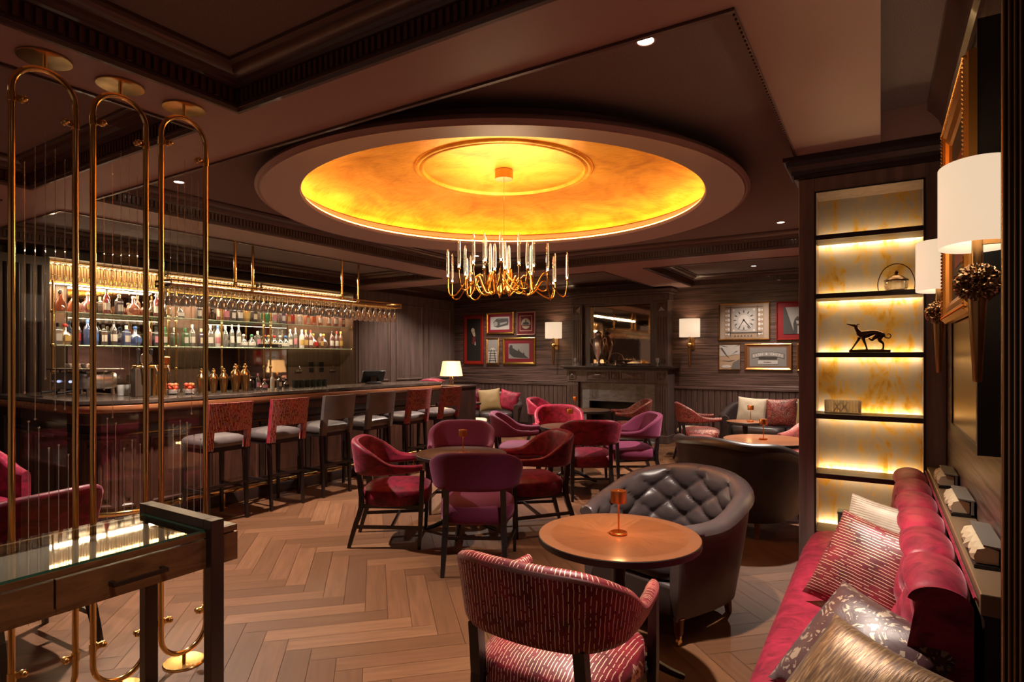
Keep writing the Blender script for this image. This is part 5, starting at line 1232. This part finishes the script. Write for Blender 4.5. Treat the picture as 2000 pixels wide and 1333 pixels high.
def lettering(txt, size, y, parent, mat, arc=None, cx=0, cz=0, gap=1.0, name='letter', rot=(pi / 2, 0, 0)):
    n_ = len(txt)
    for i, ch in enumerate(txt):
        if ch == ' ': continue
        cu = bpy.data.curves.new('t', 'FONT'); cu.body = ch; cu.size = size; cu.extrude = .0006; cu.align_x = 'CENTER'; cu.align_y = 'CENTER'
        ob = bpy.data.objects.new('t', cu); me = bpy.data.meshes.new_from_object(ob); bpy.data.objects.remove(ob); bpy.data.curves.remove(cu)
        me.name = name; me.materials.clear(); me.materials.append(mat); o = bpy.data.objects.new(name, me); COL.objects.link(o); o.parent = parent
        a = (i - (n_ - 1) / 2) / ((n_ - 1) / 2) if n_ > 1 else 0
        x_ = cx + a * gap; o.location = (x_, y, cz + (arc(a) if arc else 0)); o.rotation_euler = (pi / 2, (math.atan(.07 * 2 * a / .235 * .235 / .235 * 1.0) * .35 if arc else 0), 0)
lettering('FISH & CHIPS', .054, -.0185, t, grey(.85), lambda a: .045 - .035 * (a * .9) ** 2, gap=.205)
polyp(t, 'worn_script', [[(-.07, -.083), (-.055, -.074), (-.03, -.08), (0, -.076), (.03, -.08), (.05, -.077), (.05, -.083), (.02, -.087), (-.03, -.087)]], -.0195, grey(.15))
t = picture(-.93, 1.44, .34, .42, 'gilt-framed red-mounted picture half hidden by the bookcase', plain('copper_gilt', (.62, .27, .08), .3, metal=.8), .03, redmat)
rectp(t, 'photograph', .18, .12, -.014, grey(.5), 0, -.08)

# ================================================================ RIGHT WALL: bronze mirror, gilt frame, banquette, ledge, books
t = thing('bronze_wall_mirror', 'tall bronze-tinted mirror in a deep black frame behind the gilt picture frame', 'mirror', (.275, 2.575, 1.80))
m = MB(); m.box(-.035, .024, -.385, -.36, -.64, .64); m.box(-.035, .024, .36, .385, -.64, .64); m.box(-.035, .024, -.36, .36, .615, .64); m.box(-.035, .024, -.36, .36, -.64, -.615); m.build('frame', black, t, smooth=False)
MB().box(-.030, .02, -.36, .36, -.615, .615).build('glass', plain('bronze_mirror', (.34, .28, .22), .25, metal=1), t, smooth=False)
t = thing('gilt_picture_frame', 'ornate carved gilt frame with red-centred dark picture hung between the two big sconces', 'picture', (.236, 2.525, 1.96))
lv = [(0, 0), (0, -.02), (.012, -.03), (.03, -.028), (.04, -.018), (.055, -.022), (.075, -.012), (.085, -.002)]
P = [[(x_, -.375 + q, -.38 + q), (x_, .375 - q, -.38 + q), (x_, .375 - q, .38 - q), (x_, -.375 + q, .38 - q)] for q, x_ in lv]
giltm = plain('carved_gilt', (.62, .30, .07), .32, metal=.9)
MB().grid(P, wv=True).build('frame', giltm, t, ang=.3)
m = MB()
for k in range(56):
    q = -.365 + .73 * k / 55
    for zz in (-.362, .362): m.sph((-.029, q, zz), .0065, 4)
    for yy in (-.357, .357): m.sph((-.029, yy, q), .0065, 4)
m.build('carved_edge', giltm, t)
MB().box(-.004, .0, -.30, .30, -.30, .30).build('dark_canvas', plain('dark_canvas', (.02, .014, .012), .5), t, smooth=False)
MB().box(-.006, -.004, -.17, .17, -.19, .19).build('red_centre', plain('red_canvas', (.35, .04, .02), .5), t, smooth=False)

bq = thing('banquette', 'rose velvet buttoned banquette running along the right wall', 'banquette', (0, 0, 0))
Y0, Y1 = 1.58, 3.885
# seat: rolled front
prof_s = [(.12, .10), (.12, .44), (.10, .452), (-.10, .458), (-.27, .452), (-.325, .438), (-.358, .405), (-.368, .36), (-.362, .31), (-.345, .29), (-.34, .10)]
P = []
ns = 60
for i in range(ns + 1):
    y = Y0 + (Y1 - Y0) * i / ns; row = []
    ed = min(i, ns - i) / ns * 8; sq = .97 + .03 * min(1, ed)
    for (x_, z_) in prof_s:
        k_ = mnoise.noise(Vector((x_ * 4, y * 9, 0))) * .004 if z_ > .4 else 0
        row.append((x_ * (sq if x_ < 0 else 1), y, z_ * (sq if z_ > .2 else 1) + k_))
    P.append(row)
m = MB(); m.grid(P); k0 = len(m.v) - len(P[0]); m.f += [tuple(range(len(P[0]))), tuple(range(len(m.v) - 1, k0 - 1, -1))]; m.uv += [None, None]
m.build('seat', rose, bq, ang=1.2)
MB().box(-.32, .12, Y0 + .01, Y1 - .01, 0, .10).build('plinth', black, bq, smooth=False)
# back: channel sections with diamond buttons and a rolled top
Y0 = 1.90
nv, nu = 56, 220; P = []
tfb = tufts(.165, .098, .034, Y0 + .04, .72)
for i in range(nu + 1):
    y = Y0 + (Y1 - Y0) * i / nu; row = []
    ch = abs(math.sin(pi * (y - Y0 - .04) / .33)) ** .38                      # top roll gathers
    ed = min(1, min(i, nu - i) / nu * 30) ** .5
    for j in range(nv + 1):
        q = j / nv
        if q < .72:
            z = .43 + (.80 - .43) * q / .72; x_ = .145 - .045 * (1 - q / .72)
            x_ = .02 + .06 * (q / .72) - tfb(y, z) * smoothstep(.44, .52, z) * ed
        else:
            a = pi * (q - .72) / .28; r_ = .056 + .014 * ch
            x_ = .131 - math.cos(a) * r_ * 1.0 - .008 * ch * math.cos(a); z = .80 + math.sin(a) * (.026 + .030 * ch) * 1
        row.append((x_, y, z))
    row.append((.20, y, .43)); P.append(row)
m = MB(); m.grid(P); L_ = len(P[0]); m.f += [tuple(range(L_)), tuple(range(len(m.v) - 1, len(m.v) - 1 - L_, -1))]; m.uv += [None, None]
m.build('buttoned_back', rose, bq, ang=1.3)
m = MB(); m.tube([(.205, Y0 + .003, .832), (.205, Y1, .832)], .0045, 6); m.build('piping', rose, bq)
m = MB(); m.box(.212, XR - .002, Y0 - .02, 3.89, .80, .855)
t = thing('wall_ledge', 'narrow bronze topped ledge running along the wall behind the banquette', 'ledge', (0, 0, 0))
m.build('top', plain('ledge_bronze', (.30, .20, .12), .35, metal=.4), t, smooth=False, bevel=.003)
MB().box(.222, XR - .002, Y0 - .01, 3.89, 0, .80).build('face', darkwood, t, smooth=False)
# open books standing face-down along the ledge
pagem = plain('old_pages', (.62, .50, .33), .7); coverm = plain('grey_cover', (.16, .14, .12), .6)
for k, (y, w, l) in enumerate(((3.42, .24, 'worn book with cream pages on the ledge, nearest the bookcase'), (2.88, .26, 'worn book with cream pages, middle one of three on the ledge'), (2.25, .28, 'worn book with cream pages on the ledge, nearest the camera'))):
    t = thing('old_book', l, 'book', (.257, y, .856), 0, 'old books along the ledge')
    m = MB(); P = []
    for i in range(17):
        yy_ = -w / 2 + w * i / 16; wob = .006 * math.sin(i * 1.9) + .004 * math.sin(i * 3.3)
        P.append([(-.030 + wob, yy_, .012), (-.034 + wob, yy_, .030 + wob), (-.026 + wob, yy_, .050 + wob), (.0, yy_, .058 + wob * .5), (.022, yy_, .052), (.022, yy_, .012)])
    m.grid(P, wv=True); k0 = len(m.v); m.f += [tuple(range(6)), tuple(range(k0 - 1, k0 - 7, -1))]; m.uv += [None, None]; m.build('pages', pagem, t, ang=.5)
    MB().box(-.034, .036, -w / 2 - .012, w / 2 + .012, 0, .010).build('lower_cover', black, t, smooth=False)
    m = MB(); m.obox((.012, 0, .062), (.05, w + .02, .005), Matrix.Rotation(.1, 3, 'Y')); m.box(.026, .034, -w / 2 - .012, w / 2 + .012, .004, .062); m.build('upper_cover', coverm, t, smooth=False)
# cushions on the banquette
def lean_pillow(x, y, z, eul, size, mat, label, **k):
    o = pillow('throw_cushion', x, y, z, (0, 0, 0), size, mat, label, **k); o.rotation_euler = [math.radians(a) for a in eul]; return o
whitestr = dashes('cream_ribbed', (.42, .34, .26), (.62, .54, .44), (.25, .19, .14), 90, 3, .30, .30, .2)
paisley = fabric('wine_damask', (.10, .014, .02), .6, .3)
m_, tt, bn_ = nt('silver_damask'); v_ = nn(tt, 'ShaderNodeTexVoronoi'); tt.links.new(coords(tt, (1, 1, 1)), v_.inputs['Vector']); v_.inputs['Scale'].default_value = 26; v_.feature = 'DISTANCE_TO_EDGE'
nz = noise_(tt, coords(tt), 14, 4, .6, 2.5); fm = math_(tt, 'MULTIPLY', math_(tt, 'GREATER_THAN', nz, .54), math_(tt, 'GREATER_THAN', v_.outputs['Distance'], .09))
tt.links.new(mixc(tt, fm, (.05, .006, .010), (.34, .25, .18)), bn_.inputs['Base Color']); tt.links.new(math_(tt, 'MULTIPLY', fm, .3), bn_.inputs['Metallic']); pset(bn_, rough=.42, sheen=.3); bump(tt, bn_, nz, .25, .004); damask = m_
m_, tt, bn_ = nt('gold_rib'); f = noise_(tt, coords(tt, (60, 7, 1)), 3, 4); tt.links.new(ramp(tt, f, [(.35, (.06, .024, .008)), (.55, (.17, .085, .03)), (.75, (.40, .27, .13))]), bn_.inputs['Base Color']); pset(bn_, rough=.4, metal=.35, sheen=.3); bump(tt, bn_, f, .3, .004); goldrib = m_

def wall_pillow(x, y, face, tilt, roll, size, mat, label, z=None, **k):
    """cushion resting on one edge on the banquette, leaning on the back"""
    o = pillow('throw_cushion', x, y, z or .46 + size * .5 * math.cos(math.radians(tilt)), (0, 0, 0), size, mat, label, **k)
    M = Matrix.Rotation(math.radians(face), 4, 'Z') @ Matrix.Rotation(math.radians(90 - tilt), 4, 'X') @ Matrix.Rotation(math.radians(roll), 4, 'Z')
    o.rotation_euler = M.to_euler(); return o
wall_pillow(.015, 2.98, -22, 24, 84, .38, whitestr, 'cream ribbed cushion at the back of the banquette, behind the striped crimson one', fat=.06)
stripecush = dashes('striped_cushion', (.07, .004, .008), (.22, .010, .024), (.80, .6, .42), 84, 9, .40, .18, .2)
wall_pillow(-.035, 2.66, -24, 32, 80, .385, stripecush, 'striped crimson and gold cushion leaning on the banquette back', fat=.075)
wall_pillow(-.05, 1.95, -34, 44, -8, .39, damask, 'wine-red cushion with silver leaf pattern, second nearest on the banquette', fat=.075, z=.575)
wall_pillow(-.055, 1.76, -30, 46, -8, .35, goldrib, 'bronze gold ribbed cushion nearest the camera on the banquette', fat=.065, z=.565)
# ================================================================ CHANDELIER
ch = thing('chandelier', 'gold branching chandelier with clear crystal tubes hung from the dome centre', 'chandelier', (-2.66, 4.14, 0))
MB().lathe([(.075, 2.925), (.075, 2.998)], n=36).build('canopy', brassd, ch, ang=.5)
MB().cyl((0, 0, 2.10), (0, 0, 2.93), .0025, n=6).build('cable', plain('cable', (.5, .35, .15), .4, metal=.6), ch)
m = MB(); m.sph((0, 0, 2.07), .03, 8); m.sph((0, 0, 2.00), .022, 8); m.cyl((0, 0, 1.97), (0, 0, 2.13), .01, n=8); m.build('hub', gold, ch)
CR = [(-0.471, 0.048, 2.11, 0.246), (-0.469, 0.395, 2.11, 0.268), (-0.334, -0.445, 2.114, 0.233), (-0.318, -0.047, 2.11, 0.258), (-0.32, 0.182, 2.11, 0.195), (-0.3, 0.322, 2.11, 0.241), (-0.225, -0.445, 2.142, 0.249), (-0.145, -0.445, 2.11, 0.284), (-0.134, -0.445, 2.163, 0.196), (-0.109, -0.127, 2.11, 0.26), (-0.067, -0.34, 2.11, 0.219), (-0.016, -0.445, 2.165, 0.237), (0.012, -0.395, 2.11, 0.228), (0.042, -0.198, 2.11, 0.23), (0.121, -0.445, 2.138, 0.249), (0.185, -0.438, 2.11, 0.22), (0.223, -0.066, 2.11, 0.259), (0.231, -0.445, 2.12, 0.224), (0.345, -0.296, 2.11, 0.231), (0.441, 0.435, 2.096, 0.265), (0.451, 0.359, 2.11, 0.266), (0.543, 0.182, 2.11, 0.244)]
crg = glass('crystal', (1, .97, .92), 1.3, .18, .02, .05)
bulbm = emis('tiny_bulb', (1, .8, .5), 60)
ca, sa = math.cos(math.radians(31.9)), math.sin(math.radians(31.9))
random.seed(11)
for k, (lx, ly, z, L) in enumerate(CR):
    x = lx * ca - ly * sa; y = lx * sa + ly * ca; r = math.hypot(x, y); a = math.atan2(y, x)
    w = random.uniform(-.7, .7); r = max(r, .12)
    q = lambda f, da, zz: (r * f * math.cos(a + da), r * f * math.sin(a + da), zz)
    p = [(0, 0, 2.09), q(.12, w, 2.02), q(.30, w, 1.962 + random.uniform(0, .02)), q(.42, w, 1.99), q(.58, w * .6, 2.10 + random.uniform(-.03, .06)), q(.68, w * .5, 2.08), q(.86, w * .15, 1.955 + random.uniform(0, .03)), q(.97, .02, 1.975), (x, y, z - .05), (x, y, z)]
    MB().tube(catmull(p, 45), .0058, 7).build('arm', gold, ch)
    MB().lathe([(.008, 0), (.012, .006), (.012, .012), (.008, .016)], (x, y, z - .004), 12).build('holder', gold, ch)
    MB().lathe([(.006, .014), (.012, .03), (.013, .08), (.011, L - .04), (.006, L - .008), (.001, L)], (x, y, z), 9).build('crystal_tube', crg, ch, ang=.3)
    MB().sph((x, y, z + .018), .0075, 6).build('bulb', bulbm, ch)
lamp('POINT', 'chandelier_light', (0, 0, 2.3), 22, (1, .7, .4), .25, parent=ch)
lamp('AREA', 'dome_fill', (0, 0, 2.74), 14, (1, .6, .25), 1.0, (pi, 0, 0), parent=ch)  # upward fill added to brighten the dome, no fixture of its own

# ================================================================ BRASS ARCH SCREENS
pane = glass('etched_pane', (1, .995, .985), .35, .0, .03, .015)
rodg = glass('crystal_rod', (1, .95, .9), 1.2, .2, .05, .12)
AY = [(1.005, 'brass arch screen nearest the camera, at the left edge', .95), (1.279, 'middle one of the three brass arch screens', .0), (1.555, 'brass arch screen farthest from the camera, beside the console end', 0)]
RT = {0: (.045, .075, .105, .135, .162), }
for k, (yc, lab, _) in enumerate(AY):
    t = thing('brass_arch_screen', lab, 'screen', (-2.8, yc, 0), 0, 'brass arch screens')
    R_, zt, zb = .105, 2.475, .155
    path = [(0, R_ * math.cos(a), zt + R_ * math.sin(a)) for a in [pi * i / 20 for i in range(21)]] + [(0, -R_, zb + (zt - zb) * (1 - j / 12)) for j in range(1, 12)] + [(0, R_ * math.cos(a), zb + R_ * math.sin(a)) for a in [pi + pi * i / 20 for i in range(21)]] + [(0, R_, zb + (zt - zb) * j / 12) for j in range(1, 12)]
    MB().tube(path, .0115, 14, closed=True).build('frame_tube', brass, t, ang=2)
    MB().lathe([(.001, 2.629), (.088, 2.629), (.09, 2.626), (.09, 2.621), (.001, 2.618)], n=40).build('ceiling_disc', brass, t, ang=.5)
    MB().cyl((0, 0, 2.58), (0, 0, 2.622), .008, n=12).build('upper_stem', brass, t)
    MB().lathe([(.001, .0), (.09, .0), (.09, .006), (.086, .01), (.001, .012)], n=40).build('floor_disc', brass, t, ang=.5)
    MB().cyl((0, 0, .01), (0, 0, .05), .008, n=12).build('lower_stem', brass, t)
    MB().box(-.0025, .0025, -R_ + .03, R_ - .03, .19, 2.44).build('glass_pane', pane, t, smooth=False)
    for s, z in ((-1, 2.44), (1, 2.40), (-1, .23), (1, .22)):
        m = MB(); m.cyl((0, s * R_, z - .018), (0, s * R_, z + .018), .0145, n=14); m.box(-.004, .004, min(s * R_, s * (R_ - .045)), max(s * R_, s * (R_ - .045)), z - .012, z + .012); m.sph((.012, s * (R_ - .036), z), .012, 7); m.sph((-.012, s * (R_ - .036), z), .012, 7); m.build('clamp', brass, t)
    random.seed(20 + k)
    for q in range(5):
        yq = -.066 + .033 * q; zt_ = 2.26 + .09 * (1 - abs(q - 2.2) / 2.2) + random.uniform(-.05, .05) - .10 * (q in (0,)); zb_ = 1.30 - .10 * random.random() + (.08 if q in (0, 2) else -.03)
        m = MB(); m.cyl((.0055, yq, zb_), (.0055, yq, zt_), .0016, n=6); m.sph((.0055, yq, zb_), .0042, 5); m.build('upper_rod', rodg, t)
        za = 1.20 - .04 * q + random.uniform(-.05, .04); zc = .50 - .10 * random.random()
        m = MB(); m.cyl((.0055, yq + .012, zc), (.0055, yq + .012, za - .02), .0016, n=6); m.sph((.0055, yq + .012, za - .02), .0042, 5); m.build('lower_rod', rodg, t)

# ================================================================ GLASS-TOPPED CONSOLE
cs = thing('glass_top_console', 'glass-topped wooden console with drawers and dark metal end frames in the left foreground', 'console table', (0, 0, 0))
steeld = plain('dark_bronze_steel', (.10, .07, .055), .35, metal=.6)
conw = wood('console_walnut', (.20, .085, .032), (.52, .25, .10), (6, 1.6, 10), .36, 2.2, 1.2, .35, .06)
X0, X1 = -2.53, -2.06
for y in (1.235, -.30):
    m = MB(); m.box(X1 - .035, X1 + .012, y, y + .05, 0, .855); m.build('leg', steeld, cs, smooth=False, bevel=.002)
    m = MB(); m.box(X0 - .02, X0 + .027, y, y + .05, 0, .855); m.build('leg', steeld, cs, smooth=False, bevel=.002)
    m = MB(); m.box(X0 + .027, X1 - .035, y, y + .05, .815, .855); m.build('top_bar', steeld, cs, smooth=False, bevel=.002)
    m = MB(); m.box(X0 + .027, X1 - .035, y, y + .05, .06, .11); m.build('low_bar', steeld, cs, smooth=False, bevel=.002)
MB().box(X0 + .004, X1 - .022, -.44, 1.36, .68, .695).build('case_bottom', conw, cs, smooth=False)
for x0_, x1_ in ((X0, X0 + .02), (X1 - .042, X1 - .022)): MB().box(x0_, x1_, -.44, 1.36, .68 if x0_ < -2.3 else .79, .812).build('side_rail', conw, cs, smooth=False, bevel=.002)
MB().box(X0 + .02, X1 - .042, 1.285, 1.36, .695, .812).build('end_box', conw, cs, smooth=False, bevel=.002)
MB().box(X0 + .02, X1 - .042, -.44, 1.234, .775, .78).build('display_bed', plain('display_cloth', (.60, .46, .38), .5), cs, smooth=False)
for y0_, y1_, h in ((.775, 1.36, 1.0), (.19, .769, .5), (-.44, .184, -.1)):
    d = MB().box(X1 - .042, X1 - .020, y0_, y1_, .68, .785).build('drawer', conw, cs, smooth=False, bevel=.0015)
    m = MB(); yc = (y0_ + y1_) / 2 if y0_ < .7 else 1.0
    m.box(X1 + .004, X1 + .016, yc - .085, yc + .085, .722, .736); m.box(X1 - .022, X1 + .01, yc - .085, yc - .071, .722, .736); m.box(X1 - .022, X1 + .01, yc + .071, yc + .085, .722, .736); m.build('handle', steeld, d, smooth=False, bevel=.001)
MB().box(X0 + .002, X1 - .024, -.28, 1.232, .812, .820).build('glass_top', glass('console_glass', (.93, .97, .95), .4, .0, .03, .05), cs, smooth=False)
m = MB(); m.box(X1 - .0242, X1 - .0236, -.28, 1.232, .812, .820); m.box(X0 + .002, X1 - .024, 1.232, 1.2326, .812, .820); m.build('glass_edge', plain('green_glass_edge', (.10, .30, .20), .1), cs, smooth=False)
